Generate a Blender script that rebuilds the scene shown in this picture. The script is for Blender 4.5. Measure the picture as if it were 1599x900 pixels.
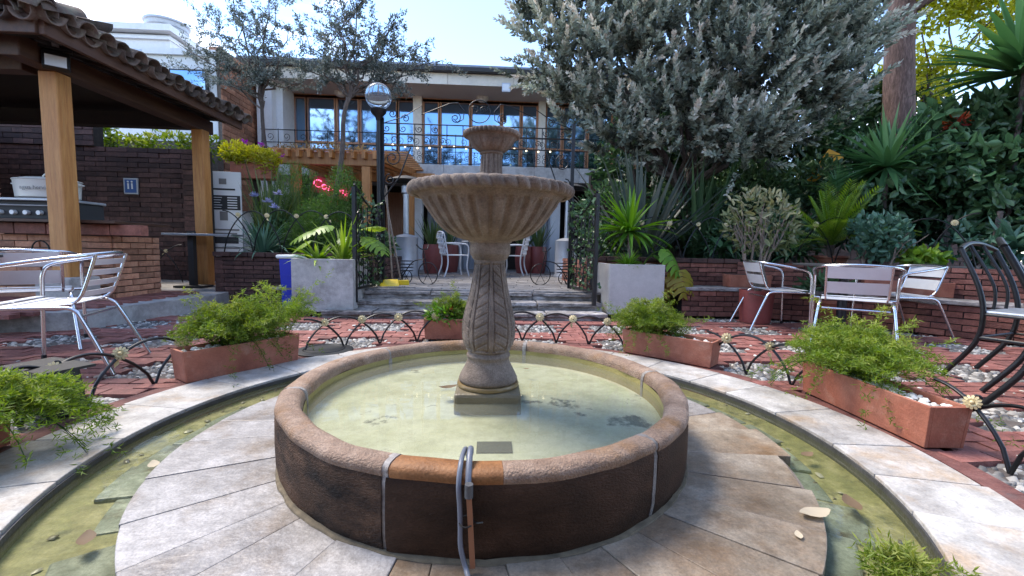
import bpy, math, random
import numpy as np
from mathutils import Vector, Matrix
R = math.radians
rnd = random.Random(7)
rng = np.random.default_rng(11)
S = bpy.context.scene
COL = S.collection
for o in list(bpy.data.objects):
    bpy.data.objects.remove(o)

# ------------------------------------------------------------------ camera, sky, sun, exposure
CAM_POS = np.array([0, 0, 0.83]); F_PX = 680.0
PITCH, YAW, ROLL = 0.087, 0.052, 0.020
_fw = np.array([math.sin(YAW)*math.cos(PITCH), math.cos(YAW)*math.cos(PITCH), -math.sin(PITCH)])
_r0 = np.array([math.cos(YAW), -math.sin(YAW), 0]); _u0 = np.cross(_r0, _fw)
_rt = math.cos(ROLL)*_r0 + math.sin(ROLL)*_u0; _up = -math.sin(ROLL)*_r0 + math.cos(ROLL)*_u0
cd = bpy.data.cameras.new('camera'); cam = bpy.data.objects.new('camera', cd); COL.objects.link(cam)
cd.sensor_width = 36; cd.sensor_fit = 'HORIZONTAL'; cd.lens = F_PX/1599*36; cd.clip_start = 0.02; cd.clip_end = 2000
cam.matrix_world = Matrix(((_rt[0], _up[0], -_fw[0], CAM_POS[0]), (_rt[1], _up[1], -_fw[1], CAM_POS[1]), (_rt[2], _up[2], -_fw[2], CAM_POS[2]), (0, 0, 0, 1)))
S.camera = cam
SUN_ELEV, SUN_AZ = R(58), R(-58)          # azimuth measured from +Y towards +X
w = bpy.data.worlds.new('World'); S.world = w; w.use_nodes = True
nt = w.node_tree; nt.nodes.clear()
sky = nt.nodes.new('ShaderNodeTexSky'); sky.sky_type = 'NISHITA'; sky.sun_disc = False
sky.sun_elevation = SUN_ELEV; sky.sun_rotation = SUN_AZ; sky.altitude = 2600; sky.air_density = 1.0; sky.dust_density = 0.4
tc = nt.nodes.new('ShaderNodeTexCoord'); mp = nt.nodes.new('ShaderNodeMapping'); mp.inputs['Scale'].default_value = (1, 1, 1.9); mp.inputs['Location'].default_value = (0.15, 0.72, 0.4)
nz = nt.nodes.new('ShaderNodeTexNoise'); nz.inputs['Scale'].default_value = 2.3; nz.inputs['Detail'].default_value = 9; nz.inputs['Roughness'].default_value = .56
rp = nt.nodes.new('ShaderNodeValToRGB'); rp.color_ramp.elements[0].position = .53; rp.color_ramp.elements[1].position = .74
rp.color_ramp.elements[0].color = (0, 0, 0, 1); rp.color_ramp.elements[1].color = (.9, .9, .9, 1)
mx = nt.nodes.new('ShaderNodeMix'); mx.data_type = 'RGBA'; mx.inputs['B'].default_value = (11.5, 10.8, 10.0, 1)
bg = nt.nodes.new('ShaderNodeBackground'); bg.inputs['Strength'].default_value = 0.15
wo = nt.nodes.new('ShaderNodeOutputWorld')
L = nt.links.new
L(tc.outputs['Generated'], mp.inputs['Vector']); L(mp.outputs[0], nz.inputs['Vector']); L(nz.outputs['Fac'], rp.inputs[0])
L(rp.outputs['Color'], mx.inputs['Factor']); L(sky.outputs[0], mx.inputs['A']); L(mx.outputs['Result'], bg.inputs['Color']); L(bg.outputs[0], wo.inputs['Surface'])
sd = bpy.data.lights.new('sun', 'SUN'); sd.energy = 1.5; sd.angle = R(24); sd.color = (1, .90, .76)
sun = bpy.data.objects.new('sun', sd); COL.objects.link(sun)
_sd = Vector((math.sin(SUN_AZ)*math.cos(SUN_ELEV), math.cos(SUN_AZ)*math.cos(SUN_ELEV), math.sin(SUN_ELEV)))
sun.rotation_euler = _sd.to_track_quat('Z', 'Y').to_euler(); sun.location = (8, 4, 9)
S.view_settings.view_transform = 'Standard'; S.view_settings.look = 'None'; S.view_settings.gamma = 1; S.view_settings.exposure = 2.05
S.view_settings.use_curve_mapping = False
S.render.engine = 'CYCLES'
S.cycles.max_bounces = 8; S.cycles.transparent_max_bounces = 12; S.cycles.caustics_reflective = False; S.cycles.caustics_refractive = False

def ray(u, v): return _fw + (u-799.5)/F_PX*_rt + (450-v)/F_PX*_up
def at(u, v, z=0.0):                      # point of the photograph on the level z
    d = ray(u, v); return CAM_POS + d*((z-CAM_POS[2])/d[2])
def aY(u, v, Y):                          # point of the photograph at depth Y
    d = ray(u, v); return CAM_POS + d*(Y/d[1])

# ------------------------------------------------------------------ materials
MATS = {}
def nodes(name):
    m = bpy.data.materials.new(name); m.use_nodes = True; MATS[name] = m
    t = m.node_tree; b = t.nodes['Principled BSDF']; return m, t, b
def rgba(c): return (c[0], c[1], c[2], 1)
def pmat(name, cols, scale=6, rough=.7, metal=0, bump=0, bscale=60, rand=.12, stain=None, stain_pos=(.52, .66), stain_scale=3, spec=.5, detail=6, stretch=None, rrange=.1, coat=0, world=False, speck=0, sscale=130, mid=0):
    m, t, b = nodes(name); N = t.nodes.new; K = t.links.new
    tc = N('ShaderNodeTexCoord'); oi = N('ShaderNodeObjectInfo'); mp = N('ShaderNodeMapping')
    if world:
        g = N('ShaderNodeNewGeometry'); K(g.outputs['Position'], mp.inputs['Vector'])
    else: K(tc.outputs['Object'], mp.inputs['Vector'])
    if stretch: mp.inputs['Scale'].default_value = stretch
    wm = N('ShaderNodeMath'); wm.operation = 'MULTIPLY'; wm.inputs[1].default_value = 37.0; K(oi.outputs['Random'], wm.inputs[0])
    n1 = N('ShaderNodeTexNoise'); n1.noise_dimensions = '4D'; n1.inputs['Scale'].default_value = scale; n1.inputs['Detail'].default_value = detail; n1.inputs['Roughness'].default_value = .62
    K(mp.outputs[0], n1.inputs['Vector']); K(wm.outputs[0], n1.inputs['W'])
    r = N('ShaderNodeValToRGB'); e = r.color_ramp.elements
    k = len(cols)
    e[0].position = .3; e[0].color = rgba(cols[0]); e[1].position = .7; e[1].color = rgba(cols[-1])
    for i in range(1, k-1):
        x = e.new(.3+.4*i/(k-1)); x.color = rgba(cols[i])
    K(n1.outputs['Fac'], r.inputs[0]); out = r.outputs['Color']
    if stain:
        n2 = N('ShaderNodeTexNoise'); n2.noise_dimensions = '4D'; n2.inputs['Scale'].default_value = stain_scale; n2.inputs['Detail'].default_value = 8; n2.inputs['Roughness'].default_value = .65
        K(mp.outputs[0], n2.inputs['Vector']); K(wm.outputs[0], n2.inputs['W'])
        r2 = N('ShaderNodeValToRGB'); r2.color_ramp.elements[0].position, r2.color_ramp.elements[1].position = stain_pos
        K(n2.outputs['Fac'], r2.inputs[0])
        mm = N('ShaderNodeMix'); mm.data_type = 'RGBA'; mm.inputs['B'].default_value = rgba(stain)
        K(r2.outputs['Color'], mm.inputs['Factor']); K(out, mm.inputs['A']); out = mm.outputs['Result']
    if rand:
        hs = N('ShaderNodeHueSaturation'); mr = N('ShaderNodeMapRange'); mr.inputs['To Min'].default_value = 1-rand*1.6; mr.inputs['To Max'].default_value = 1+rand*1.6
        K(oi.outputs['Random'], mr.inputs['Value']); K(mr.outputs[0], hs.inputs['Value']); K(out, hs.inputs['Color']); out = hs.outputs['Color']
    for (amt, sc_) in ((speck, sscale), (mid, 16)):
        if amt:
            n5 = N('ShaderNodeTexNoise'); n5.inputs['Scale'].default_value = sc_; n5.inputs['Detail'].default_value = 7; n5.inputs['Roughness'].default_value = .7; K(mp.outputs[0], n5.inputs['Vector'])
            m5 = N('ShaderNodeMapRange'); m5.inputs['From Min'].default_value = .3; m5.inputs['From Max'].default_value = .7; m5.inputs['To Min'].default_value = 1-amt; m5.inputs['To Max'].default_value = 1+amt; K(n5.outputs['Fac'], m5.inputs['Value'])
            h5 = N('ShaderNodeHueSaturation'); K(m5.outputs[0], h5.inputs['Value']); K(out, h5.inputs['Color']); out = h5.outputs['Color']
    K(out, b.inputs['Base Color'])
    b.inputs['Metallic'].default_value = metal; b.inputs['Specular IOR Level'].default_value = spec; b.inputs['Coat Weight'].default_value = coat
    mr = N('ShaderNodeMapRange'); mr.inputs['To Min'].default_value = max(.02, rough-rrange); mr.inputs['To Max'].default_value = min(1, rough+rrange)
    K(n1.outputs['Fac'], mr.inputs['Value']); K(mr.outputs[0], b.inputs['Roughness'])
    if bump:
        n3 = N('ShaderNodeTexNoise'); n3.inputs['Scale'].default_value = bscale; n3.inputs['Detail'].default_value = 5
        K(mp.outputs[0], n3.inputs['Vector'])
        bm = N('ShaderNodeBump'); bm.inputs['Strength'].default_value = bump; bm.inputs['Distance'].default_value = .01
        K(n3.outputs['Fac'], bm.inputs['Height']); K(bm.outputs[0], b.inputs['Normal'])
    return m
def leafmat(name, c0, c1, c2=None, rough=.5, trans=.35, tcol=None, spec=.4):
    """c0..c2: leaf colours across the plant's leaves (attribute v); translucent leaf."""
    m, t, b = nodes(name); N = t.nodes.new; K = t.links.new
    a = N('ShaderNodeAttribute'); a.attribute_name = 'v'
    r = N('ShaderNodeValToRGB'); e = r.color_ramp.elements; e[0].color = rgba(c0); e[1].color = rgba(c2 or c1)
    if c2: x = e.new(.5); x.color = rgba(c1)
    K(a.outputs['Fac'], r.inputs[0])
    oi = N('ShaderNodeObjectInfo'); hs = N('ShaderNodeHueSaturation'); mr = N('ShaderNodeMapRange'); mr.inputs['To Min'].default_value = .85; mr.inputs['To Max'].default_value = 1.15
    K(oi.outputs['Random'], mr.inputs['Value']); K(mr.outputs[0], hs.inputs['Value']); K(r.outputs['Color'], hs.inputs['Color'])
    K(hs.outputs['Color'], b.inputs['Base Color']); b.inputs['Roughness'].default_value = rough; b.inputs['Specular IOR Level'].default_value = spec
    tr = N('ShaderNodeBsdfTranslucent'); ms = N('ShaderNodeMixShader'); ms.inputs[0].default_value = trans
    hs2 = N('ShaderNodeHueSaturation'); hs2.inputs['Value'].default_value = 1.25; hs2.inputs['Saturation'].default_value = 1.15; K(hs.outputs['Color'], hs2.inputs['Color']); K(hs2.outputs['Color'], tr.inputs['Color'])
    K(b.outputs[0], ms.inputs[1]); K(tr.outputs[0], ms.inputs[2]); K(ms.outputs[0], t.nodes['Material Output'].inputs['Surface'])
    return m
def flat(name, c, rough=.5, metal=0, spec=.5, emit=None, es=1.0):
    m, t, b = nodes(name); b.inputs['Base Color'].default_value = rgba(c); b.inputs['Roughness'].default_value = rough; b.inputs['Metallic'].default_value = metal; b.inputs['Specular IOR Level'].default_value = spec
    n = t.nodes.new('ShaderNodeTexNoise'); n.inputs['Scale'].default_value = 40
    mr = t.nodes.new('ShaderNodeMapRange'); mr.inputs['To Min'].default_value = max(.02, rough-.07); mr.inputs['To Max'].default_value = min(1, rough+.07)
    t.links.new(n.outputs['Fac'], mr.inputs['Value']); t.links.new(mr.outputs[0], b.inputs['Roughness'])
    if emit: b.inputs['Emission Color'].default_value = rgba(emit); b.inputs['Emission Strength'].default_value = es
    return m
def watermat(name, c, alpha, rough=.03, bump=.15, bscale=9):
    m, t, b = nodes(name); N = t.nodes.new; K = t.links.new
    b.inputs['Base Color'].default_value = rgba(c); b.inputs['Roughness'].default_value = rough
    n = N('ShaderNodeTexNoise'); n.inputs['Scale'].default_value = bscale; n.inputs['Detail'].default_value = 3
    bm = N('ShaderNodeBump'); bm.inputs['Strength'].default_value = bump; bm.inputs['Distance'].default_value = .01
    g = N('ShaderNodeNewGeometry'); K(g.outputs['Position'], n.inputs['Vector']); K(n.outputs['Fac'], bm.inputs['Height'])
    gl = N('ShaderNodeBsdfGlossy'); gl.inputs['Roughness'].default_value = rough; K(bm.outputs[0], gl.inputs['Normal'])
    df = N('ShaderNodeBsdfDiffuse'); df.inputs['Color'].default_value = rgba(c)
    tp = N('ShaderNodeBsdfTransparent'); tp.inputs['Color'].default_value = (.93, .95, .86, 1)
    m1 = N('ShaderNodeMixShader'); m1.inputs[0].default_value = alpha; K(tp.outputs[0], m1.inputs[1]); K(df.outputs[0], m1.inputs[2])
    fr = N('ShaderNodeFresnel'); fr.inputs['IOR'].default_value = 1.33; K(bm.outputs[0], fr.inputs['Normal'])
    m2 = N('ShaderNodeMixShader'); K(fr.outputs[0], m2.inputs[0]); K(m1.outputs[0], m2.inputs[1]); K(gl.outputs[0], m2.inputs[2])
    K(m2.outputs[0], t.nodes['Material Output'].inputs['Surface']); return m

pmat('carved', [(.115, .082, .062), (.185, .138, .106), (.26, .205, .165)], 9, .85, bump=.55, bscale=190, rand=0, stain=(.085, .066, .052), stain_pos=(.5, .72), stain_scale=7, speck=0.3, mid=0.22)
pmat('plinth_stone', [(.115, .090, .05), (.18, .145, .085)], 6, .5, bump=.3, bscale=90, rand=0)
pmat('base_mortar', [(.06, .045, .025), (.18, .14, .085)], 30, .8, rand=0)
pmat('wet_ring', [(.16, .10, .04), (.25, .17, .07)], 9, .35, bump=.3, bscale=90, rand=0)
pmat('basin_wet_shaded', [(.022, .0115, .007), (.042, .022, .013), (.075, .040, .025)], 5, .62, spec=.15, bump=.5, bscale=110, rand=.05, stain=(.075, .042, .026), stain_pos=(.54, .76), stain_scale=2.6, rrange=.2, speck=.3, mid=.2, stretch=(1, 1, 2))  # wet stone, with the shade of front and right sides put into the colour
pmat('basin', [(.105, .052, .028), (.150, .082, .048), (.20, .122, .080)], 10, .72, spec=.2, bump=1.0, bscale=90, stretch=(1, 1, 2.2), rand=.10, stain=(.014, .009, .007), stain_pos=(.42, .62), stain_scale=2.4, rrange=.2, speck=0.35, mid=0.2)
pmat('coping', [(.19, .115, .075), (.27, .18, .125), (.35, .25, .185)], 14, .75, bump=.9, bscale=160, rand=.08, stain=(.24, .125, .05), stain_pos=(.5, .66), stain_scale=5, speck=0.35, mid=0.2)
pmat('coping_wet', [(.17, .068, .022), (.30, .14, .055)], 10, .58, spec=.3, speck=.25, mid=.2, bump=.3, bscale=120, rand=0)
pmat('mortar_pale', [(.10, .08, .07), (.36, .33, .30)], 20, .9, bump=.5, bscale=120)
pmat('basin_floor', [(.34, .34, .22), (.49, .49, .39), (.62, .62, .55)], 3.6, .8, rand=0, stain=(.13, .13, .11), stain_pos=(.585, .63), stain_scale=3.6, detail=9, speck=0.1, mid=0.16)
pmat('basin_inner', [(.25, .21, .06), (.36, .30, .11)], 5, .6, rand=0, bump=.4, bscale=60)
watermat('basin_water', (.50, .51, .40), .16, .015, .05, 7)
watermat('channel_water', (.30, .32, .18), .07, .03, .05, 14)
pmat('slab', [(.20, .18, .168), (.285, .265, .252), (.38, .36, .35)], 3.4, .46, bump=.5, bscale=34, rand=.05, stain=(.15, .105, .065), stain_pos=(.50, .70), stain_scale=3.0, rrange=.18, world=True, detail=9, speck=0.3, mid=0.28)
pmat('slab_brown', [(.165, .128, .092), (.245, .198, .148), (.34, .288, .228)], 4, .42, bump=.5, bscale=34, rand=.09, stain=(.15, .078, .03), stain_pos=(.47, .72), stain_scale=2.6, rrange=.18, world=True, detail=9, speck=0.3, mid=0.28)
pmat('kerb_stone', [(.23, .21, .19), (.37, .35, .325), (.51, .488, .46)], 4.5, .55, bump=.5, bscale=45, rand=.10, stain=(.33, .235, .15), stain_pos=(.52, .70), stain_scale=3.2, world=True, detail=9, speck=0.22, mid=0.22)
pmat('channel_wall', [(.028, .028, .03), (.075, .075, .078)], 12, .5, bump=.4)
pmat('algae', [(.10, .10, .04), (.20, .185, .08), (.34, .305, .17)], 9, .6, bump=.5, bscale=30, rand=0, stain=(.05, .055, .03), stain_pos=(.55, .68), stain_scale=13, world=True, speck=0.25, mid=0.3)
pmat('wet_slate', [(.07, .085, .072), (.16, .18, .155), (.32, .335, .295)], 7, .5, bump=.6, bscale=25, rand=.15, stain=(.06, .05, .035), stain_pos=(.55, .66), stain_scale=9, world=True, speck=0.3, mid=0.3)
pmat('paver', [(.13, .042, .034), (.20, .072, .058), (.27, .115, .095)], 11, .75, bump=.5, bscale=70, rand=.2, stain=(.16, .13, .12), stain_pos=(.6, .75), stain_scale=6, world=True, speck=0.3, mid=0.25)
pmat('joint_sand', [(.055, .045, .04), (.12, .10, .09)], 20, .95, bump=.4)
pmat('pebble', [(.22, .22, .22), (.40, .39, .37), (.60, .58, .55)], 15, .6, rand=.3)
pmat('white_pebble', [(.52, .49, .45), (.68, .66, .62)], 15, .55, rand=.2)
pmat('slate_paving', [(.07, .065, .062), (.20, .185, .18), (.42, .405, .39)], 8, .5, bump=.6, bscale=30, rand=.12, stretch=(1, 5, 1), world=True, speck=0.3, mid=0.35)
pmat('step_stone', [(.09, .08, .072), (.25, .225, .21), (.46, .43, .41)], 6, .7, bump=1, bscale=26, rand=.15, stain=(.05, .042, .035), stain_pos=(.5, .64), stain_scale=7, stretch=(1, 1, 3), world=True, speck=0.3, mid=0.35)
pmat('dark_brick', [(.050, .026, .022), (.085, .042, .034), (.13, .068, .054)], 12, .8, bump=.6, bscale=70, rand=.28, speck=0.25, mid=0.2)
pmat('red_brick', [(.13, .045, .032), (.20, .075, .052), (.27, .11, .08)], 12, .8, bump=.6, bscale=70, rand=.26, speck=0.25, mid=0.2)
pmat('orange_brick', [(.26, .115, .07), (.36, .17, .10), (.45, .24, .15)], 12, .8, bump=.5, bscale=70, rand=.22, speck=0.2, mid=0.2)
pmat('mortar_dark', [(.018, .013, .012), (.045, .036, .032)], 20, .95)
pmat('mortar_mid', [(.11, .085, .07), (.18, .15, .13)], 20, .95)
pmat('soil', [(.02, .014, .01), (.05, .035, .025)], 14, .95, bump=1, bscale=30)
pmat('terracotta', [(.25, .075, .042), (.33, .112, .065), (.40, .165, .105)], 5, .65, bump=.3, bscale=90, rand=.07, stain=(.44, .27, .20), stain_pos=(.58, .8), stain_scale=6, speck=0.16, mid=0.16)
pmat('red_pot', [(.17, .038, .034), (.225, .055, .048)], 5, .5, bump=.1, bscale=90, rand=.1, speck=0.12, mid=0.14)
pmat('concrete', [(.27, .25, .235), (.38, .36, .34), (.46, .435, .41)], 3, .85, bump=.35, bscale=70, rand=.06, stain=(.17, .155, .14), stain_pos=(.48, .66), stain_scale=2.6, speck=0.15, mid=0.18)
pmat('concrete_pink', [(.46, .425, .40), (.53, .50, .475)], 3, .85, bump=.2, bscale=70, rand=.04, stain=(.40, .37, .34), stain_pos=(.5, .8), stain_scale=2, speck=0.08, mid=0.07)
pmat('aluminium', [(.62, .63, .66), (.74, .75, .78)], 8, .24, 1, rand=.03, rrange=.08, stretch=(1, 1, 1))
pmat('aluminium_slat', [(.70, .71, .74), (.80, .81, .84)], 8, .40, .35, rand=.03, rrange=.1)
pmat('iron', [(.008, .008, .009), (.018, .018, .02)], 10, .42, .3, rand=.0, spec=.5)
pmat('brass', [(.48, .36, .16), (.66, .55, .32)], 60, .5, .3, rand=.12)
pmat('white_metal', [(.62, .63, .66), (.74, .75, .78)], 10, .45, 0, rand=.03)
pmat('grey_metal', [(.36, .37, .40), (.47, .48, .51)], 6, .42, .4, rand=.05)
pmat('galvanised', [(.42, .44, .48), (.56, .58, .62)], 7, .38, .7, rand=.05)
pmat('timber', [(.32, .125, .032), (.45, .20, .058), (.55, .28, .09)], 4, .55, bump=.3, bscale=30, rand=.08, stretch=(9, 9, .7), stain=(.22, .085, .03), stain_pos=(.55, .75), stain_scale=2, speck=0.1, mid=0.12)
pmat('timber_orange', [(.33, .12, .03), (.45, .19, .055), (.52, .26, .09)], 4, .5, bump=.2, bscale=30, rand=.12, stretch=(9, 9, .8))
pmat('timber_shaded', [(.045, .018, .010), (.075, .032, .017), (.10, .048, .026)], 4, .6, bump=.2, bscale=30, rand=.12, stretch=(6, .6, 6))  # beam and fascia timber, shade under the roof painted in as a darker colour
pmat('timber_dark', [(.014, .009, .006), (.03, .018, .012)], 5, .7, bump=.2, bscale=30, rand=.15, stretch=(3, 3, 3))
pmat('frame_wood', [(.38, .15, .07), (.50, .23, .12), (.58, .32, .19)], 6, .45, rand=.1, stretch=(8, 8, 1))
pmat('roof_tile', [(.05, .034, .028), (.095, .066, .052), (.16, .115, .09)], 8, .85, bump=.6, bscale=60, rand=.3, stain=(.13, .13, .09), stain_pos=(.55, .7), stain_scale=9)
pmat('white_wall', [(.70, .71, .73), (.80, .80, .81)], 2, .85, rand=0, stain=(.55, .55, .56), stain_pos=(.55, .8), stain_scale=1.4, speck=0.04, mid=0.05)
pmat('cream_wall', [(.72, .66, .58), (.79, .74, .67)], 2.5, .85, rand=.06, stain=(.58, .51, .45), stain_pos=(.5, .8), stain_scale=2, speck=0.06, mid=0.06)
pmat('soffit', [(.58, .51, .46), (.64, .57, .52)], 2, .85, rand=.04)
pmat('roof_metal', [(.16, .18, .23), (.23, .25, .31)], 3, .5, .3, rand=0)
pmat('slab_edge', [(.50, .47, .45), (.62, .60, .58)], 3, .85, rand=.05, stain=(.33, .30, .28), stain_pos=(.5, .72), stain_scale=4, speck=0.1, mid=0.12)
flat('window_glass', (.012, .02, .035), .03, 0, 1.0)
MATS['window_glass'].node_tree.nodes['Principled BSDF'].inputs['IOR'].default_value = 3.4; MATS['window_glass'].node_tree.nodes['Principled BSDF'].inputs['Specular Tint'].default_value = (.42, .68, 1, 1)  # blue of the reflected sky put into the reflection tint
flat('dark_interior', (.018, .012, .010), .8)
flat('curtain', (.34, .36, .40), .9); flat('curtain_blue', (.16, .24, .42), .8)
flat('black_plastic', (.008, .008, .009), .5)
flat('blue_plastic', (.012, .03, .42), .35); flat('yellow_plastic', (.75, .52, .02), .4)
flat('white_plastic', (.75, .76, .76), .4); flat('white_enamel', (.66, .65, .60), .3); flat('print_grey', (.20, .19, .18), .6)
flat('print_black', (.03, .03, .032), .7); flat('print_blue', (.03, .10, .30), .5)
flat('hose', (.13, .14, .17), .4); flat('hose_brown', (.24, .095, .045), .5)
flat('neon_pink', (.9, .15, .35), .4, emit=(1, .10, .28), es=.8); flat('neon_cyan', (.1, .6, .7), .4, emit=(.05, .55, .8), es=.9); flat('neon_back', (.35, .02, .03), .5)
flat('lamp_glass', (.85, .92, .96), .06); MATS['lamp_glass'].node_tree.nodes['Principled BSDF'].inputs['Transmission Weight'].default_value = .85; MATS['lamp_glass'].node_tree.nodes['Principled BSDF'].inputs['IOR'].default_value = 1.12; flat('bulb', (.9, .8, .6), .3, emit=(1, .82, .5), es=1.0)
flat('led_lens', (.72, .73, .74), .2); flat('yellow_paint', (.80, .38, .02), .6)
pmat('bark_red', [(.05, .03, .026), (.12, .072, .062), (.21, .14, .12)], 9, .95, bump=1, bscale=24, stretch=(4, 4, .8), rand=0, speck=.3, mid=.3)
pmat('bark', [(.05, .035, .028), (.10, .075, .062), (.16, .125, .105)], 14, .9, bump=1, bscale=40, stretch=(3, 3, 1))
pmat('bark_pale', [(.16, .125, .10), (.26, .21, .17)], 14, .9, bump=1, bscale=40, stretch=(3, 3, 1))
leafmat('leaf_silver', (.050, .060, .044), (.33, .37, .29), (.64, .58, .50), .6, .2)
leafmat('leaf_sparse', (.05, .062, .052), (.125, .15, .13), (.25, .27, .24), .6, .3)
leafmat('leaf_fern', (.075, .135, .015), (.16, .24, .03), (.33, .36, .08), .55, .45)
leafmat('leaf_fern_deep', (.035, .09, .02), (.075, .16, .035), (.13, .22, .05), .55, .4)
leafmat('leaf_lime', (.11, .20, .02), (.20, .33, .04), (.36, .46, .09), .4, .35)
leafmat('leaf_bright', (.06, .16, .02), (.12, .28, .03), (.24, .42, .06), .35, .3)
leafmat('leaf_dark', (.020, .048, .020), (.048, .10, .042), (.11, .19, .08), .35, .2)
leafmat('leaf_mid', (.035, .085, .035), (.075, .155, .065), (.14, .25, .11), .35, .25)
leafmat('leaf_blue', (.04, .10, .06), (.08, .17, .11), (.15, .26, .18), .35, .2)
leafmat('leaf_flax', (.05, .075, .06), (.095, .13, .11), (.18, .20, .165), .4, .15)
leafmat('leaf_yellow', (.24, .28, .03), (.42, .42, .05), (.60, .55, .10), .5, .5)
leafmat('leaf_monstera_yellow', (.35, .28, .03), (.45, .40, .06), (.40, .18, .06), .4, .35)
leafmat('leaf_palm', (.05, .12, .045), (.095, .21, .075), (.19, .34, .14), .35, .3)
leafmat('leaf_olive', (.06, .085, .03), (.14, .165, .07), (.34, .32, .20), .5, .3)
leafmat('leaf_brown', (.10, .065, .03), (.19, .14, .07), (.30, .24, .13), .6, .3)
leafmat('leaf_snake', (.025, .06, .022), (.055, .105, .035), (.15, .19, .06), .4, .1)
leafmat('petal_purple', (.30, .03, .35), (.45, .06, .5), None, .5, .4); leafmat('petal_blue', (.24, .26, .46), (.40, .42, .60), None, .5, .4)
leafmat('petal_red', (.32, .03, .025), (.45, .10, .03), None, .5, .4)
leafmat('dry_leaf', (.30, .22, .12), (.50, .42, .30), (.13, .075, .035), .7, .2)

# ------------------------------------------------------------------ mesh helpers
class MB:
    def __init__(s): s.v = []; s.f = []
    def add(s, v, f):
        n = len(s.v); s.v.extend([tuple(map(float, p)) for p in v]); s.f.extend([tuple(i+n for i in q) for q in f]); return s
    def box(s, c, d, rz=0, rx=0, ry=0, taper=1.0):
        M = Matrix.Rotation(rz, 3, 'Z') @ Matrix.Rotation(ry, 3, 'Y') @ Matrix.Rotation(rx, 3, 'X'); c = Vector(c); v = []
        for z in (-.5, .5):
            k = taper if z > 0 else 1
            for x, y in ((-.5, -.5), (.5, -.5), (.5, .5), (-.5, .5)): v.append(c + M @ Vector((x*d[0]*k, y*d[1]*k, z*d[2])))
        return s.add(v, [(3, 2, 1, 0), (4, 5, 6, 7), (0, 1, 5, 4), (1, 2, 6, 5), (2, 3, 7, 6), (3, 0, 4, 7)])
    def tube(s, pts, r, n=8, closed=False, cap=True):
        pts = [Vector(p) for p in pts]; m = len(pts); rr = r if isinstance(r, (list, tuple)) else [r]*m
        T = []
        for i in range(m):
            a = pts[i-1] if (i > 0 or closed) else pts[i]; b = pts[(i+1) % m] if (i < m-1 or closed) else pts[i]
            t = (b-a); T.append(t.normalized() if t.length > 1e-9 else Vector((0, 0, 1)))
        u = T[0].orthogonal().normalized(); v = []
        for i in range(m):
            u = (u - T[i]*u.dot(T[i]));
            u = u.normalized() if u.length > 1e-6 else T[i].orthogonal().normalized()
            w_ = T[i].cross(u)
            for k in range(n):
                a = 2*math.pi*k/n; v.append(pts[i] + (u*math.cos(a)+w_*math.sin(a))*rr[i])
        f = []
        for i in range(m if closed else m-1):
            j = (i+1) % m
            for k in range(n): f.append((i*n+k, i*n+(k+1) % n, j*n+(k+1) % n, j*n+k))
        if cap and not closed: f.append(tuple(range(n-1, -1, -1))); f.append(tuple((m-1)*n+k for k in range(n)))
        return s.add(v, f)
    def lathe(s, prof, n=32, c=(0, 0, 0), a0=0, a1=2*math.pi, fn=None, cap=False):
        full = abs(a1-a0-2*math.pi) < 1e-6; m = n if full else n+1; v = []
        for (r, z) in prof:
            for k in range(m):
                a = a0+(a1-a0)*k/n; q = r+(fn(a, z, r) if fn else 0)
                v.append((c[0]+q*math.cos(a), c[1]+q*math.sin(a), c[2]+z))
        f = []
        for i in range(len(prof)-1):
            for k in range(n):
                j = (k+1) % m; f.append((i*m+k, i*m+j, (i+1)*m+j, (i+1)*m+k))
        if cap and full: f.append(tuple(range(m-1, -1, -1))); f.append(tuple((len(prof)-1)*m+k for k in range(m)))
        if not full:
            f.append(tuple(i*m for i in range(len(prof)))); f.append(tuple(i*m+n for i in reversed(range(len(prof)))))
        return s.add(v, f)
    def prism(s, poly, z0, z1):
        n = len(poly); v = [(p[0], p[1], z0) for p in poly]+[(p[0], p[1], z1) for p in poly]
        return s.add(v, [tuple(range(n-1, -1, -1)), tuple(range(n, 2*n))]+[(i, (i+1) % n, n+(i+1) % n, n+i) for i in range(n)])
    def sphere(s, c, r, n=12, m=8, sz=1.0):
        v = [(c[0], c[1], c[2]-r*sz)]; f = []
        for i in range(1, m):
            b = -math.pi/2+math.pi*i/m
            for k in range(n): a = 2*math.pi*k/n; v.append((c[0]+r*math.cos(b)*math.cos(a), c[1]+r*math.cos(b)*math.sin(a), c[2]+r*sz*math.sin(b)))
        v.append((c[0], c[1], c[2]+r*sz)); e = len(v)-1
        for k in range(n): f.append((0, 1+(k+1) % n, 1+k)); f.append((e, 1+(m-2)*n+k, 1+(m-2)*n+(k+1) % n))
        for i in range(m-2):
            for k in range(n): f.append((1+i*n+k, 1+i*n+(k+1) % n, 1+(i+1)*n+(k+1) % n, 1+(i+1)*n+k))
        return s.add(v, f)
    def mesh(s, name, smooth=None):
        me = bpy.data.meshes.new(name); me.from_pydata(s.v, [], s.f); me.update()
        if smooth is not None:
            me.polygons.foreach_set('use_smooth', [True]*len(me.polygons))
            if smooth < 180: me.set_sharp_from_angle(angle=R(smooth))
        return me
    def build(s, name, mat, parent=None, smooth=None, bevel=0, loc=None):
        return link(name, s.mesh(name, smooth), mat, parent, bevel, loc)
def link(name, me, mat, parent=None, bevel=0, loc=None):
    o = bpy.data.objects.new(name, me); COL.objects.link(o)
    if mat and not me.materials: me.materials.append(MATS[mat])
    if parent is not None: o.parent = parent
    if loc is not None: o.location = loc
    if bevel:
        b = o.modifiers.new('bevel', 'BEVEL'); b.width = bevel; b.segments = 2; b.limit_method = 'ANGLE'; b.angle_limit = R(40)
    return o
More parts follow.
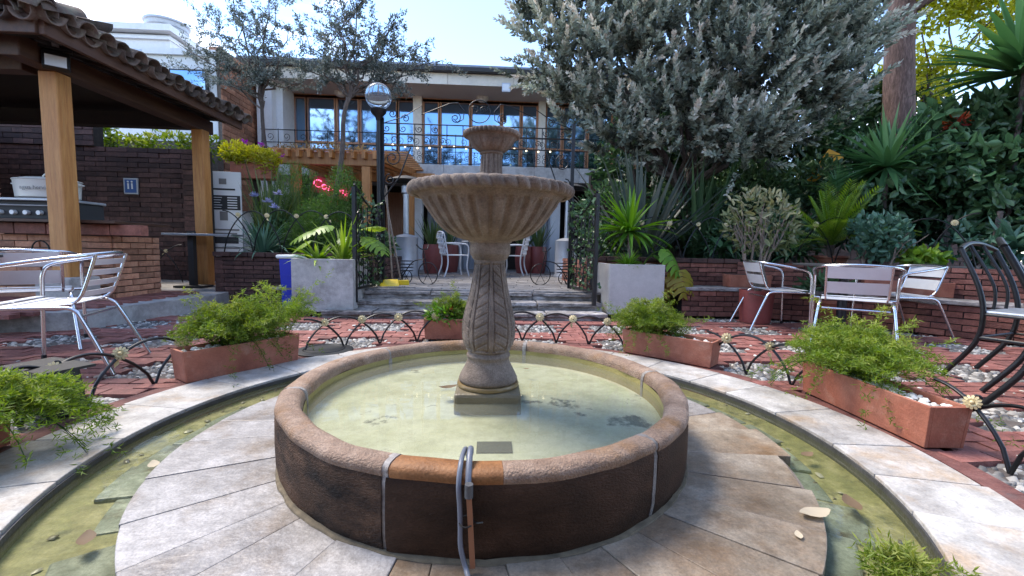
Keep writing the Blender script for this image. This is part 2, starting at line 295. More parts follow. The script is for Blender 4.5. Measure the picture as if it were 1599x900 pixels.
def tag(o, label, cat, group=None):
    o['label'] = label; o['category'] = cat
    if group: o['group'] = group
    return o
def struct(o): o['kind'] = 'structure'; return o
def stuff(o): o['kind'] = 'stuff'; return o
def thing(name, label, cat, loc=(0, 0, 0), rz=0, group=None):
    o = bpy.data.objects.new(name, None); COL.objects.link(o); o.location = Vector(loc); o.rotation_euler = (0, 0, rz); o.empty_display_size = .05
    return tag(o, label, cat, group)
def copy_tree(o, parent=None):
    c = o.copy(); COL.objects.link(c); c.parent = parent
    for ch in list(o.children): copy_tree(ch, c)
    return c
def arc(c, r, a0, a1, n=10, plane='xz', ry=None):
    out = []
    for i in range(n+1):
        a = a0+(a1-a0)*i/n; p = r*math.cos(a); q = (ry or r)*math.sin(a)
        out.append((c[0]+p, c[1], c[2]+q) if plane == 'xz' else ((c[0]+p, c[1]+q, c[2]) if plane == 'xy' else (c[0], c[1]+p, c[2]+q)))
    return out
def spiral(c, r, a0, turns, n=16, flip=1):
    out = []
    for i in range(n+1):
        t = i/n; a = a0+flip*turns*2*math.pi*t; q = r*(1-.8*t); out.append((c[0]+q*math.cos(a), c[1], c[2]+q*math.sin(a)))
    return out
def smooth_path(P, n=6):
    P = [Vector(p) for p in P]; out = []
    for i in range(len(P)-1):
        p0 = P[max(0, i-1)]; p1 = P[i]; p2 = P[i+1]; p3 = P[min(len(P)-1, i+2)]
        for k in range(n):
            t = k/n; out.append(.5*((2*p1)+(p2-p0)*t+(2*p0-5*p1+4*p2-p3)*t*t+(3*p1-p0-3*p2+p3)*t**3))
    out.append(P[-1]); return out
def textmesh(body, size, mat, parent, loc, rot, name='lettering', extrude=.001, bold=0):
    c = bpy.data.curves.new(name, 'FONT'); c.body = body; c.size = size; c.align_x = 'CENTER'; c.align_y = 'CENTER'; c.extrude = extrude; c.offset = bold; c.resolution_u = 3
    t = bpy.data.objects.new(name, c); COL.objects.link(t); dg = bpy.context.evaluated_depsgraph_get(); me = bpy.data.meshes.new_from_object(t.evaluated_get(dg)); bpy.data.objects.remove(t)
    me.materials.clear(); o = link(name, me, mat, parent); o.location = loc; o.rotation_euler = rot; return o

# ---- foliage (numpy)
def npmesh(name, V, F, v=None, smooth=False):
    me = bpy.data.meshes.new(name); V = np.asarray(V, np.float32); F = np.asarray(F, np.int32); k = F.shape[1]
    me.vertices.add(len(V)); me.vertices.foreach_set('co', V.ravel()); me.loops.add(F.size); me.loops.foreach_set('vertex_index', F.ravel())
    me.polygons.add(len(F)); me.polygons.foreach_set('loop_start', np.arange(0, F.size, k, dtype=np.int32)); me.polygons.foreach_set('loop_total', np.full(len(F), k, np.int32))
    if smooth: me.polygons.foreach_set('use_smooth', np.ones(len(F), bool))
    me.update(calc_edges=True)
    if v is not None:
        a = me.attributes.new('v', 'FLOAT', 'POINT'); a.data.foreach_set('value', np.asarray(v, np.float32))
    return me
def norm(a): return a/np.maximum(np.linalg.norm(a, axis=-1, keepdims=True), 1e-9)
def blades(P, D, Ln, W, vv=None, fold=.25, U=None, wmid=.45):
    """leaf-sized folded diamonds: P base, D direction, Ln length, W width"""
    n = len(P); P = np.asarray(P, float); D = norm(np.asarray(D, float)); Ln = np.broadcast_to(Ln, n)[:, None]; W = np.broadcast_to(W, n)[:, None]
    if U is None: U = rng.normal(size=(n, 3))
    side = norm(np.cross(D, U)); nor = np.cross(side, D)
    m = P+D*Ln*wmid
    V = np.stack([P, m-side*W*.5+nor*W*fold, P+D*Ln, m+side*W*.5+nor*W*fold, ], 1).reshape(-1, 3)
    i = np.arange(n)[:, None]*4; F = np.concatenate([i+np.array([[0, 1, 2]]), i+np.array([[0, 2, 3]])], 0)
    if vv is None: vv = rng.random(n)
    return V, F, np.repeat(vv, 4)
def ovate(P, D, Ln, W, vv=None, fold=.25):
    """broad leaves: two curved halves folded along the midrib"""
    n = len(P); P = np.asarray(P, float); D = norm(np.asarray(D, float)); Ln = np.broadcast_to(Ln, n)[:, None]; W = np.broadcast_to(W, n)[:, None]
    side = norm(np.cross(D, rng.normal(size=(n, 3)))); nor = np.cross(side, D); a = P+D*Ln*.30-nor*Ln*.02; b = P+D*Ln*.68-nor*Ln*.06
    V = np.stack([P, a-side*W*.46+nor*W*fold, b-side*W*.42+nor*W*fold, P+D*Ln-nor*Ln*.16, b+side*W*.42+nor*W*fold, a+side*W*.46+nor*W*fold], 1).reshape(-1, 3)
    i = np.arange(n)[:, None]*6; F = np.concatenate([i+np.array([[0, 1, 2, 3]]), i+np.array([[0, 3, 4, 5]])], 0)
    if vv is None: vv = rng.random(n)
    return V, F, np.repeat(vv, 6)
def swords(B, D, Ln, W, droop=.5, nseg=6, vv=None, taper=1.0, base=.6):
    """long strap leaves, folded along the middle and drooping"""
    n = len(B); B = np.asarray(B, float); D = norm(np.asarray(D, float)); Ln = np.broadcast_to(Ln, n)[:, None]; W = np.broadcast_to(W, n)[:, None]; dr = np.broadcast_to(droop, n)[:, None]
    side = np.cross(D, np.array([0, 0, 1.])); side = norm(side+1e-4*rng.normal(size=(n, 3))); V = []; T = np.linspace(0, 1, nseg+1)
    p = B.copy(); d = D.copy(); step = Ln/nseg
    for t in T:
        wd = W*.5*(base+(1-base)*min(1, t/.35))*(1-max(0, (t-.35)/.65)**(1.6/taper)); up_ = norm(np.cross(side, d))
        V.append(np.stack([p-side*wd+up_*wd*.45, p, p+side*wd+up_*wd*.45], 1))
        p = p+d*step; d = norm(d-np.array([0, 0, 1.])*dr/nseg*2*(.3+t))
    V = np.stack(V, 1).reshape(-1, 3); k = 3*(nseg+1); F = []
    for s_ in range(nseg):
        a = 3*s_
        F += [[a, a+1, a+4, a+3], [a+1, a+2, a+5, a+4]]
    F = (np.arange(n)[:, None, None]*k+np.array(F)[None]).reshape(-1, 4)
    if vv is None: vv = rng.random(n)
    return V, F, np.repeat(vv, k)
def join(parts):
    V = []; F = []; A = []; o = 0
    for (v, f, a) in parts: V.append(v); F.append(np.asarray(f)+o); A.append(a); o += len(v)
    return np.concatenate(V), np.concatenate(F), np.concatenate(A)
def rdir(n, up=0.0, spread=1.0):
    d = rng.normal(size=(n, 3))*spread; d[:, 2] = np.abs(d[:, 2]) * (1 if up > 0 else 1)+up; return norm(d)
def ell(n, c, r, shell=.0):
    d = norm(rng.normal(size=(n, 3))); q = (shell+(1-shell)*rng.random(n))**(1/2.2); return np.array(c)+d*q[:, None]*np.array(r)
def foliage(name, mat, parent, data): return link(name, npmesh(name, *data), mat, parent)
def bush(parent, mat, blobs, n, Ln, W, up=.25, name='foliage', shell=.25):
    parts = []
    tot = sum(b[1][0]*b[1][1]*b[1][2] for b in blobs)
    for c, r in blobs:
        k = max(30, int(n*r[0]*r[1]*r[2]/tot)); P = ell(k, c, r, shell); out = norm((P-np.array(c))/np.array(r)); D = norm(out*.7+rng.normal(size=(k, 3))*.6+np.array([0, 0, up]))
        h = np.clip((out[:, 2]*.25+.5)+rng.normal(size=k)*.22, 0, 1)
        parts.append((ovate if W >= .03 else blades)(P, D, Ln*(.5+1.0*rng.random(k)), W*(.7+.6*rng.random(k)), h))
    return foliage(name, mat, parent, join(parts))
def limb(mb, a, b, r0, r1, wob=.05, n=5, sides=6):
    a = Vector(a); b = Vector(b); pts = []
    for i in range(n+1):
        t = i/n; q = a.lerp(b, t)
        if 0 < i < n: q += Vector((rnd.gauss(0, 1), rnd.gauss(0, 1), rnd.gauss(0, .5)))*wob*(b-a).length*.3
        pts.append(q)
    mb.tube(pts, [r0+(r1-r0)*i/n for i in range(n+1)], sides); return pts

# ------------------------------------------------------------------ ground, ring, channel, platform
CX, CY = 0.0, 1.931
FC = (CX, CY, 0)
R_RIM, R_PLAT, R_CH, R_RING = .847, 1.263, 1.54, 1.893
g = MB().lathe([(400, -.03), (40, -.03), (14, -.03), (6, -.03), (3, -.030), (1.86, -.030)], 96, (CX, CY, 0)).build('ground', 'joint_sand'); struct(g)
def wedge(r0, r1, a0, a1, z0, z1, n=4, skew=0.0):
    inn = [(CX+r0*math.cos(a0+(a1-a0)*i/n), CY+r0*math.sin(a0+(a1-a0)*i/n)) for i in range(n+1)]
    out = [(CX+r1*math.cos(a0+skew+(a1-a0)*i/n), CY+r1*math.sin(a0+skew+(a1-a0)*i/n)) for i in range(n+1)]
    return MB().prism(out[::1]+inn[::-1], z0, z1)
ring = MB().lathe([(R_CH+.01, -.10), (R_CH+.01, -.012), (R_RING-.01, -.012), (R_RING-.01, -.10)], 128, FC).build('stone_kerb_ring', 'mortar_mid'); struct(ring)
a = R(-100); i = 0
while a < R(259.9):
    da = R(rnd.uniform(9, 15)); e = min(a+da, R(260))
    wedge(R_CH, R_RING+rnd.uniform(-.012, .012), a+.0012, e-.0012, -.05, .002+rnd.uniform(-.0015, .0025), 6).build('kerb_slab', 'kerb_stone', ring, bevel=.004)
    a = e
plat = MB().lathe([(.70, -.09), (.70, -.012), (R_PLAT-.015, -.012), (R_PLAT-.015, -.09)], 128, FC).build('fountain_platform', 'mortar_mid'); struct(plat)
a = R(-100)
while a < R(259):
    da = R(rnd.uniform(8.0, 14)); e = a+da
    if e > R(254): e = R(260)
    mid = math.degrees((a+e)/2)
    right = -115 < mid < 40
    jit = rnd.uniform(-.035, .03) if -30 < mid < 60 else rnd.uniform(-.006, .006)
    m = 'slab_brown' if (right and not 12 < mid < 24) or (250 < mid) else 'slab'
    wedge(.80, R_PLAT+jit, a+.0010, e-.0010, -.07, rnd.uniform(-.002, .003), 5, .05).build('platform_slab', m, plat, bevel=.003)
    a = e
chb = MB().lathe([(1.56, -.066), (1.20, -.066)], 160, FC).build('channel_bed', 'algae'); struct(chb)
lin = MB().lathe([(R_CH-.006, -.10), (R_CH-.006, -.012), (R_CH+.004, -.012), (R_CH+.004, -.10)], 160, FC).build('channel_lining', 'channel_wall', chb)
for k in range(36):
    a = R(k*10+rnd.uniform(-2, 2)); d = R(rnd.uniform(8.5, 11)); r1 = 1.38+rnd.uniform(-.035, .04)
    wedge(1.235, r1, a, a+d, -.10, -.056+rnd.uniform(-.007, .009), 3, rnd.uniform(-.02, .02)).build('flagstone', 'wet_slate', chb, bevel=.008)
cw = MB().lathe([(R_CH+.003, -.030), (1.235, -.030)], 160, FC).build('channel_water', 'channel_water'); struct(cw)
pv = []; 
P = []
for k in range(70):
    a = rnd.uniform(R(-60), R(245)); r = rnd.uniform(1.28, 1.52); P.append((CX+r*math.cos(a), CY+r*math.sin(a), -.062))
def pebbles(P, s0, s1, zf=.55, elong=1.6, ang=None):
    """low-poly rounded stones joined in one mesh"""
    n = len(P); P = np.asarray(P, float); b = []
    for i in range(5):
        t = 2*math.pi*i/5; b.append((math.cos(t), math.sin(t), 0))
    top = [(.6*math.cos(2*math.pi*i/5+.3), .6*math.sin(2*math.pi*i/5+.3), .8) for i in range(5)]
    base = np.array(b+top+[(0, 0, 1.0)]); sz = s0+(s1-s0)*rng.random(n); an = rng.random(n)*6.28 if ang is None else ang+rng.normal(size=n)*.25
    q = base[None]*np.stack([sz*elong, sz, sz*zf], 1)[:, None, :]*(1+.18*rng.normal(size=(n, 11, 1)))
    c, s_ = np.cos(an)[:, None], np.sin(an)[:, None]
    V = np.stack([q[:, :, 0]*c-q[:, :, 1]*s_, q[:, :, 0]*s_+q[:, :, 1]*c, q[:, :, 2]], 2)+P[:, None, :]
    f = []
    for i in range(5):
        j = (i+1) % 5; f += [(i, j, 5+i), (j, 5+j, 5+i), (5+i, 5+j, 10)]
    F = (np.arange(n)[:, None, None]*11+np.array(f)[None]).reshape(-1, 3)
    return V.reshape(-1, 3), F, np.repeat(rng.random(n), 11)
leafmat('pebble_mix', (.06, .06, .06), (.18, .17, .16), (.46, .44, .41), .65, 0.0)
leafmat('pebble_pale', (.42, .38, .33), (.62, .59, .54), (.75, .73, .70), .6, 0.0)
leafmat('pebble_wet', (.05, .04, .03), (.16, .14, .10), (.34, .32, .27), .35, 0.0)
o = link('channel_gravel', npmesh('channel_gravel', *pebbles(P, .006, .016, .4), smooth=True), 'pebble_wet', chb); stuff(o)

# patio: brick bands round pebble panels
def proj(p):
    q = np.asarray(p, float)-CAM_POS; w_ = q@_fw
    return 799.5+F_PX*(q@_rt)/w_, 450-F_PX*(q@_up)/w_, w_
BL, BW, PITCH_P = .205, .1025, .82
cells = []; pebs = []
nx0 = int(-5.6/BL); nx1 = int(5.6/BL)
def band(x, y):
    fx = (x+.17+.12*math.sin(y*.9)) % PITCH_P; fy = (y+.02) % PITCH_P
    return fx < BL*1.5 or fy < BW*3.3
ny = 0; y = -1.8
rows = []
while y < 5.5:
    off = (ny % 2)*BL*.5
    for ix in range(nx0, nx1):
        x = ix*BL+off
        r = math.hypot(x-CX, y-CY)
        if r < R_RING+.075: continue
        u, v, w_ = proj((x, y, 0))
        if x < -4.2 and y > 4.4: continue
        seen = w_ > .3 and -60 < u < 1660 and v < 960
        if band(x, y): cells.append((w_ if seen else 99+abs(w_), x, y))
        else: pebs.append((x, y, seen))
    y += BW; ny += 1
cells.sort()
bm_ = MB().box((0, 0, -.02), (BL-.010, BW-.009, .036)); bme = bm_.mesh('brick'); bme.materials.append(MATS['paver'])
rest = MB()
for k, (w_, x, y) in enumerate(cells):
    z = rnd.uniform(-.006, .001); rz = rnd.gauss(0, .025)
    if k < 300:
        o = link('brick', bme, None, g); o.location = (x, y, z-.004); o.rotation_euler = (rnd.gauss(0, .012), rnd.gauss(0, .012), rz)
    else: rest.box((x, y, -.024+z), (BL-.010, BW-.009, .036), rz)
stuff(rest.build('paving_bricks', 'paver', g))
# fill bricks that meet the kerb ring
fill = MB()
for k in range(150):
    a = R(360)*k/150; r = R_RING+.06
    fill.box((CX+r*math.cos(a), CY+r*math.sin(a), -.023), (.10, .082, .032), a)
stuff(fill.build('border_bricks', 'paver', g))
PP = []
for (x, y, seen) in pebs:
    for _ in range(17 if seen else 9): PP.append((x+rnd.uniform(-.5, .5)*BL, y+rnd.uniform(-.5, .5)*BW, -.030))
stuff(link('pebble_panels', npmesh('pebble_panels', *pebbles(PP, .009, .020, .8, 1.7), smooth=True), 'pebble_mix', g))
# scattered white pebbles and litter on the paving
LP = []
for _ in range(260):
    x, y = rnd.uniform(-4, 4.5), rnd.uniform(1.2, 5.2)
    if math.hypot(x-CX, y-CY) > 2.0: LP.append((x, y, -.008))
stuff(link('loose_gravel', npmesh('loose_gravel', *pebbles(LP, .005, .016, .6), smooth=True), 'pebble_pale', g))

# ------------------------------------------------------------------ the fountain
ft = thing('stone_fountain', 'two-tier carved brown stone fountain standing in a round basin', 'fountain', FC)
prof = [(.836, 0), (.845, .05), (.847, .12), (.847, .205), (.843, .218)]
cprof = [(.843, .218), (.848, .232), (.845, .245), (.832, .2535), (.806, .256), (.780, .253), (.764, .243), (.758, .228), (.756, .206)]
iprof = [(.756, .206), (.755, .16), (.752, .05)]
joints = sorted([R(d) for d in (-168.6, -109, -51.7, 8, 73, 137)])
for k in range(6):
    a0 = joints[k]; a1 = joints[(k+1) % 6]+(2*math.pi if k == 5 else 0)
    gp = .008
    def wob(a, z, r): return .0035*math.sin(a*9+z*7)+.002*math.sin(a*23+1.3*k)
    o = MB().lathe(prof, 40, (0, 0, 0), a0+gp, a1-gp, wob).build('basin_block', 'basin_wet_shaded' if k in (1, 2) else 'basin', ft, 40)
    c = MB()
    if k == 1:
        am = R(-87)
        MB().lathe(cprof, 16, (0, 0, 0), a0+gp+.012, am, wob).build('coping_stone', 'coping_wet', ft, 50)
        c.lathe(cprof, 26, (0, 0, 0), am+.001, a1-gp, wob)
    else: c.lathe(cprof, 40, (0, 0, 0), a0+gp, a1-gp, wob)
    c.build('coping_stone', 'coping', ft, 50)
    MB().lathe([(r-.0030, z) for r, z in prof+cprof[1:]]+[(.752, .06)], 4, (0, 0, 0), a0-gp-.006, a0+gp+.006).build('mortar_joint', 'mortar_pale', ft, 50)
MB().lathe([(.838, 0.001), (.853, 0.001), (.850, .005), (.836, .009)], 96, fn=lambda a, z, r: .004*math.sin(a*17)*math.sin(a*41)).build('base_joint', 'base_mortar', ft)
MB().lathe(iprof, 96).build('inner_wall', 'basin_inner', ft, 60)
MB().lathe([(.76, .132), (.4, .134), (.0, .132)], 64).build('basin_floor', 'basin_floor', ft)
# sunken drain on the floor
_dp = at(772, 697, .14)
MB().box((0, 0, .132), (.125, .085, .012)).build('drain_cover', 'print_black', ft, loc=(float(_dp[0])-CX, float(_dp[1])-CY, 0))
MB().box((0, 0, .124), (.285, .285, .196)).build('plinth', 'plinth_stone', ft, bevel=.014)
MB().lathe([(.120, .222), (.136, .224), (.139, .232), (.134, .241), (.118, .243)], 64, cap=True).build('foot_ring', 'wet_ring', ft, 50)
MB().lathe([(.118, .240), (.129, .246), (.131, .258), (.124, .275), (.108, .305), (.096, .33), (.091, .345), (.094, .350), (.098, .358), (.097, .366), (.092, .372), (.090, .380), (.097, .386)], 96).build('foot', 'carved', ft, 60)
vase = [(.385, .096), (.395, .104), (.415, .113), (.44, .1185), (.475, .1205), (.51, .118), (.55, .1105), (.60, .098), (.65, .0855), (.70, .0765), (.74, .0705), (.765, .068), (.785, .069)]
vz = np.linspace(.386, .785, 150); vr = np.interp(vz, [p[0] for p in vase], [p[1] for p in vase])
kern = np.ones(9)/9; vr = np.convolve(np.pad(vr, 4, 'edge'), kern, 'valid')
NP = 8
def groove(x, w_): return math.exp(-(x/w_)**2)
def carve(a, z, r):
    t = (z-.398)/(.764-.398)
    s_ = ((a-R(-107))/(2*math.pi/NP)+.5) % 1 - .5; pan = int(math.floor((a-R(-107))/(2*math.pi/NP)+.5))
    x = s_/.36
    if t < -.04 or t > 1.04: return 0
    d = 0
    if abs(x) < 1.15 and -.02 < t < 1.02:
        d = max(groove(abs(x)-1, .10), groove(t, .010), groove(t-1, .010))
        if abs(x) < 1:
            sg = 1 if pan % 2 == 0 else -1
            q = (t*8.5-sg*x*.42) % 1-.5
            d = max(d, groove(q, .085))
            return -.0062*d-.0012*(1-d)+.0007*math.sin(q*3)
    return -.0062*d
MB().lathe([(r, z) for r, z in zip(vr, vz)], 400, fn=carve).build('carved_column', 'carved', ft, 180)
MB().lathe([(.068, .783), (.078, .792), (.080, .800), (.086, .806), (.089, .815), (.090, .845), (.088, .858), (.094, .862), (.100, .872)], 64).build('column_capital', 'carved', ft, 50)
def flute(a, z, r):
    if z < .872 or z > 1.046: return 0
    q = (a*26/(2*math.pi)) % 1-.5; top = 1.040-.010*(q/.3)**2
    e = min(1, (z-.872)/.03)*min(1, max(0, (top-z)/.006))
    return (-.015*math.exp(-(q/.20)**4)+.004)*max(0, e)
bp = [(.098, .868), (.120, .872), (.148, .881), (.176, .895), (.204, .916), (.228, .940), (.248, .966), (.264, .990), (.278, 1.010), (.288, 1.024), (.294, 1.032), (.299, 1.040), (.308, 1.050), (.318, 1.058), (.330, 1.064)]
bz = np.array([p[1] for p in bp]); br = np.array([p[0] for p in bp]); tt = np.linspace(0, 1, 60); ts = np.linspace(0, 1, len(bp))
MB().lathe(list(zip(np.interp(tt, ts, br), np.interp(tt, ts, bz))), 384, fn=flute).build('large_bowl', 'carved', ft, 180)
lb = ft.children[-1]
NG = 44
rp_ = []
for i in range(15):
    b = -2.0+4.3*i/14; rp_.append((.334+.019*math.cos(b), 1.079+.024*math.sin(b), b))
def gad(a, z, r):
    q = abs(math.sin(a*NG/2+(z-1.08)*26)); return .017*q**.75-.010+.0025*math.sin(a*31+z*60)
MB().lathe([(p[0], p[1]) for p in rp_]+[(.300, 1.094), (.20, 1.0), (.05, .96)], 552, fn=lambda a, z, r: gad(a, z, r) if r > .318 else 0).build('bowl_rim', 'carved', lb, 180)
def fl2(a, z, r): return .0028*math.cos(a*16)*(1 if 1.105 < z < 1.232 else 0)
MB().lathe([(r, z) for r, z in zip(np.interp(np.linspace(0, 1, 30), [0, .25, .7, 1], [.066, .058, .046, .043]), np.linspace(.96, 1.238, 30))], 192, fn=fl2).build('upper_column', 'carved', ft, 180)
MB().lathe([(.043, 1.236), (.050, 1.240), (.051, 1.246), (.046, 1.250)], 48).build('upper_collar', 'carved', ft, 60)
def fl3(a, z, r): return (-.004*max(0, -math.cos(a*14))**.6)*max(0, min(1, (z-1.25)/.012))*max(0, min(1, (1.30-z)/.01))
sp = [(.047, 1.248), (.058, 1.252), (.074, 1.262), (.087, 1.276), (.096, 1.292), (.103, 1.304), (.113, 1.312)]
tt = np.linspace(0, 1, 40); ts = np.linspace(0, 1, len(sp))
tb = MB().lathe(list(zip(np.interp(tt, ts, [p[0] for p in sp]), np.interp(tt, ts, [p[1] for p in sp]))), 256, fn=fl3).build('top_bowl', 'carved', ft, 180)
MB().lathe([(.113+.009*math.cos(b), 1.321+.011*math.sin(b)) for b in np.linspace(-1.9, 2.1, 11)]+[(.095, 1.327), (.05, 1.30), (.01, 1.29)], 320, fn=lambda a, z, r: .0060*abs(math.sin(a*20))**.7-.003 if r > .107 else 0).build('bowl_rim', 'carved', tb, 180)
bw = MB().lathe([(.757, 0), (.3, 0), (.0, 0)], 128).build('basin_water', 'basin_water', loc=(CX, CY, .182)); struct(bw)

# hose and strip tied over the rim
hs_ = thing('rubber_hose', 'grey-blue rubber hose hanging over the front rim of the fountain basin', 'hose', (CX-.055, CY-.80, 0))
path = smooth_path([(.004, .11, .20), (-.004, .07, .262), (-.010, .02, .272), (-.014, -.03, .262), (-.016, -.058, .225), (-.012, -.064, .17), (-.010, -.068, .12), (-.008, -.075, .07), (.006, -.085, .02), (.018, -.125, .012)], 5)
MB().tube(path, .0068, 12).build('hose_tube', 'hose', hs_, 60)
path = smooth_path([(.009, .085, .245), (.010, .04, .278), (.009, 0.0, .274), (.008, -.045, .240), (.009, -.064, .20)], 5)
MB().tube(path, .0085, 12).build('hose_tube', 'hose', hs_, 60)
strip = thing('brown_pipe', 'thin reddish brown pipe standing against the basin beside the hose', 'pipe', (CX-.044, CY-.868, 0))
MB().tube([(0, 0, .205), (.004, -.004, .15), (.012, -.012, .02)], .0095, 4).build('pipe_body', 'hose_brown', strip, 30)
MB().tube([(-.0005, 0, .20), (0, 0, .235)], .011, 10).build('pipe_collar', 'channel_wall', strip, 60)
MB().tube([(0.018*math.cos(a)-.006, .016*math.sin(a), .135+.006*math.sin(a)) for a in np.linspace(0, 6.28, 16)]+[(.022, -.01, .137), (.036, -.02, .145)], .0022, 5).build('wire_tie', 'black_plastic', strip)

# ------------------------------------------------------------------ steps, terrace, raised beds, walls
ZT = .28
ter = MB().prism([(-1.66, 5.78), (1.36, 5.78), (1.36, 8.3), (2.2, 8.4), (2.2, 16), (-3.7, 16), (-3.7, 8.5), (-1.66, 8.5)], -.02, ZT-.021).build('terrace', 'mortar_dark'); struct(ter)
# slate strips laid on the terrace
y = 5.76; k = 0
sl = MB()
while y < 12.0:
    dy = rnd.uniform(.10, .20)+.02*(y-5.7)
    x = -2.6-rnd.random()*.5
    while x < 2.5:
        dx = rnd.uniform(.3, .9); c = (x+dx/2, y+dy/2, ZT-.022+.012+rnd.uniform(0, .006))
        if k < 300: MB().box((0, 0, 0), (dx-.015, dy-.018, .03), rnd.gauss(0, .02)).build('slate', 'slate_paving', ter, loc=c)
        else: sl.box(c, (dx-.015, dy-.018, .03), rnd.gauss(0, .02))
        k += 1; x += dx
    y += dy
if sl.v: stuff(sl.build('slate_strips', 'slate_paving', ter))
st = thing('stone_steps', 'three worn slate steps leading up to the terrace', 'steps', (0, 5.5, 0))
def rough_slab(x0, x1, y0, y1, z0, z1, jag=.03):
    n = max(3, int((x1-x0)/.12)); fr = [(x0+(x1-x0)*i/n, y0+rnd.uniform(-jag, jag)) for i in range(n+1)]
    return MB().prism(fr+[(x1, y1), (x0, y1)], z0, z1)
for (y0, y1, z1) in ((5.18, 5.52, .075), (5.46, 5.80, .165), (5.74, 6.2, .266)):
    x = -1.66-(.3 if z1 < .1 else 0)
    while x < 1.42:
        dx = rnd.uniform(.5, 1.0); xe = min(x+dx, 1.45)
        lo = z1-.10
        rough_slab(x, xe-.006, y0-5.5, y1-5.5, lo, z1-.045, .015).build('riser_stone', 'step_stone', st)
        rough_slab(x, xe-.012, y0-5.5-.03, y1-5.5, z1-.043, z1+rnd.uniform(-.006, .006), .025).build('tread', 'step_stone', st, bevel=.008)
        x = xe

BRM = {}
def bricks(parent, p0, p1, z0, z1, mat, mortar, bl=.26, bh=.062, thick=.2, jit=.007, cap=True, limit=300, holes=None):
    """mortar core with single bricks standing proud on the side that faces right of p0->p1 ; returns nothing"""
    p0 = Vector((p0[0], p0[1], 0)); p1 = Vector((p1[0], p1[1], 0)); d = p1-p0; Ln = d.length; d.normalize(); nrm = Vector((d.y, -d.x, 0)); rz = math.atan2(d.y, d.x)
    c = (p0+p1)/2-nrm*(thick/2+.012); inv = Vector(parent.location)
    MB().box((0, 0, 0), (Ln-.004, thick, z1-z0-.004), rz).build('mortar_core', mortar, parent, loc=Vector((c.x, c.y, (z0+z1)/2))-inv)
    nr = max(1, round((z1-z0)/bh)); bh = (z1-z0)/nr; nc = max(1, round(Ln/bl)); bl = Ln/nc; cnt = 0
    key = (mat, round(bl, 3), round(bh, 3))
    def me(w_):
        k2 = key+(w_,)
        if k2 not in BRM:
            x = MB().box((0, 0, 0), (bl*w_-.010, .09, bh-.011)).mesh('brick'); x.materials.append(MATS[mat]); BRM[k2] = x
        return BRM[k2]
    for r in range(nr):
        z = z0+bh*(r+.5); offs = .5 if r % 2 else 0
        items = [(i+.5, 1.0) for i in range(nc)] if not offs else [(.25, .5)]+[(i+1.0, 1.0) for i in range(nc-1)]+[(nc-.25, .5)]
        for (ci, w_) in items:
            if cnt >= limit: return
            q = p0+d*(ci*bl)+nrm*(-.038+rnd.uniform(-jit, jit))
            if holes and holes(ci*bl, z): continue
            o = link('brick', me(w_), None, parent); o.location = Vector((q.x, q.y, z))-inv; o.rotation_euler = (rnd.gauss(0, .006), rnd.gauss(0, .01), rz+rnd.gauss(0, .012)); cnt += 1
ZB = .73
bedL = thing('brick_raised_bed', 'dark brick raised bed left of the steps behind the blue bin', 'raised bed', (-2.75, 6.3, 0))
bricks(bedL, (-3.85, 6.3), (-1.70, 6.3), 0, ZB-.07, 'dark_brick', 'mortar_dark')
bricks(bedL, (-1.70, 6.32), (-1.70, 8.4), ZT-.02, ZB-.07, 'dark_brick', 'mortar_dark', limit=60)
for i in range(9): MB().box((0, 0, 0), (.228, .24, .06)).build('coping_brick', 'dark_brick', bedL, loc=(-1.10+.12+i*.2389, -.02+.1+rnd.uniform(-.006, .006), ZB-.035), bevel=.004)
MB().box((0, 1.2, ZB-.10), (2.1, 2.2, .08)).build('bed_soil', 'soil', bedL)
MB().box((-1.04, 1.1, ZB/2-.03), (.1, 2.2, ZB-.1)).build('bed_side', 'dark_brick', bedL)
bedR = thing('brick_raised_bed', 'dark red brick raised bed right of the steps behind the pale planter', 'raised bed', (2.4, 6.0, 0))
bricks(bedR, (1.38, 6.02), (3.55, 6.02), 0, ZB-.03, 'red_brick', 'mortar_dark', bl=.24)
bricks(bedR, (1.38, 8.2), (1.38, 6.04), ZT-.02, ZB-.03, 'red_brick', 'mortar_dark', limit=60)
for i in range(9): MB().box((0, 0, 0), (.228, .24, .06)).build('coping_brick', 'dark_brick', bedR, loc=(-1.02+.12+i*.2405, .11+rnd.uniform(-.006, .006), ZB+.005), bevel=.004)
MB().box((.05, 1.15, ZB-.07), (2.0, 2.0, .08)).build('bed_soil', 'soil', bedR)
wallR = thing('brick_garden_wall', 'red brick garden wall with a low bench ledge behind the aluminium chairs', 'garden wall', (4.3, 5.2, 0))
PTS = [(3.50, 6.00), (4.7, 5.35), (5.6, 4.2), (6.0, 2.0)]
for a_, b_ in zip(PTS[:-1], PTS[1:]):
    bricks(wallR, a_, b_, 0, ZB, 'red_brick', 'mortar_dark', bl=.24, limit=110)
for (a_, b_) in (((2.55, 5.62), (3.45, 5.58)), ((3.45, 5.58), (4.5, 5.0)), ((4.5, 5.0), (5.2, 4.0)), ((5.2, 4.0), (5.55, 2.0))):
    bricks(wallR, a_, b_, 0, .34, 'red_brick', 'mortar_dark', bl=.24, thick=.34, limit=60)
    d = Vector((b_[0]-a_[0], b_[1]-a_[1], 0)); n_ = Vector((d.y, -d.x, 0)).normalized(); c = Vector(((a_[0]+b_[0])/2, (a_[1]+b_[1])/2, .365))-n_*.16
    MB().box((0, 0, 0), (d.length+.05, .38, .045), math.atan2(d.y, d.x)).build('bench_ledge', 'step_stone', wallR, bevel=.006, loc=c-Vector(wallR.location))
soilR = MB().prism([(3.4, 6.1), (4.8, 5.5), (5.75, 4.3), (6.15, 2.0), (13, 2.0), (13, 12), (2.2, 12), (2.2, 8.0), (3.4, 8.0)], .3, ZB-.06).build('garden_soil', 'soil'); struct(soilR)
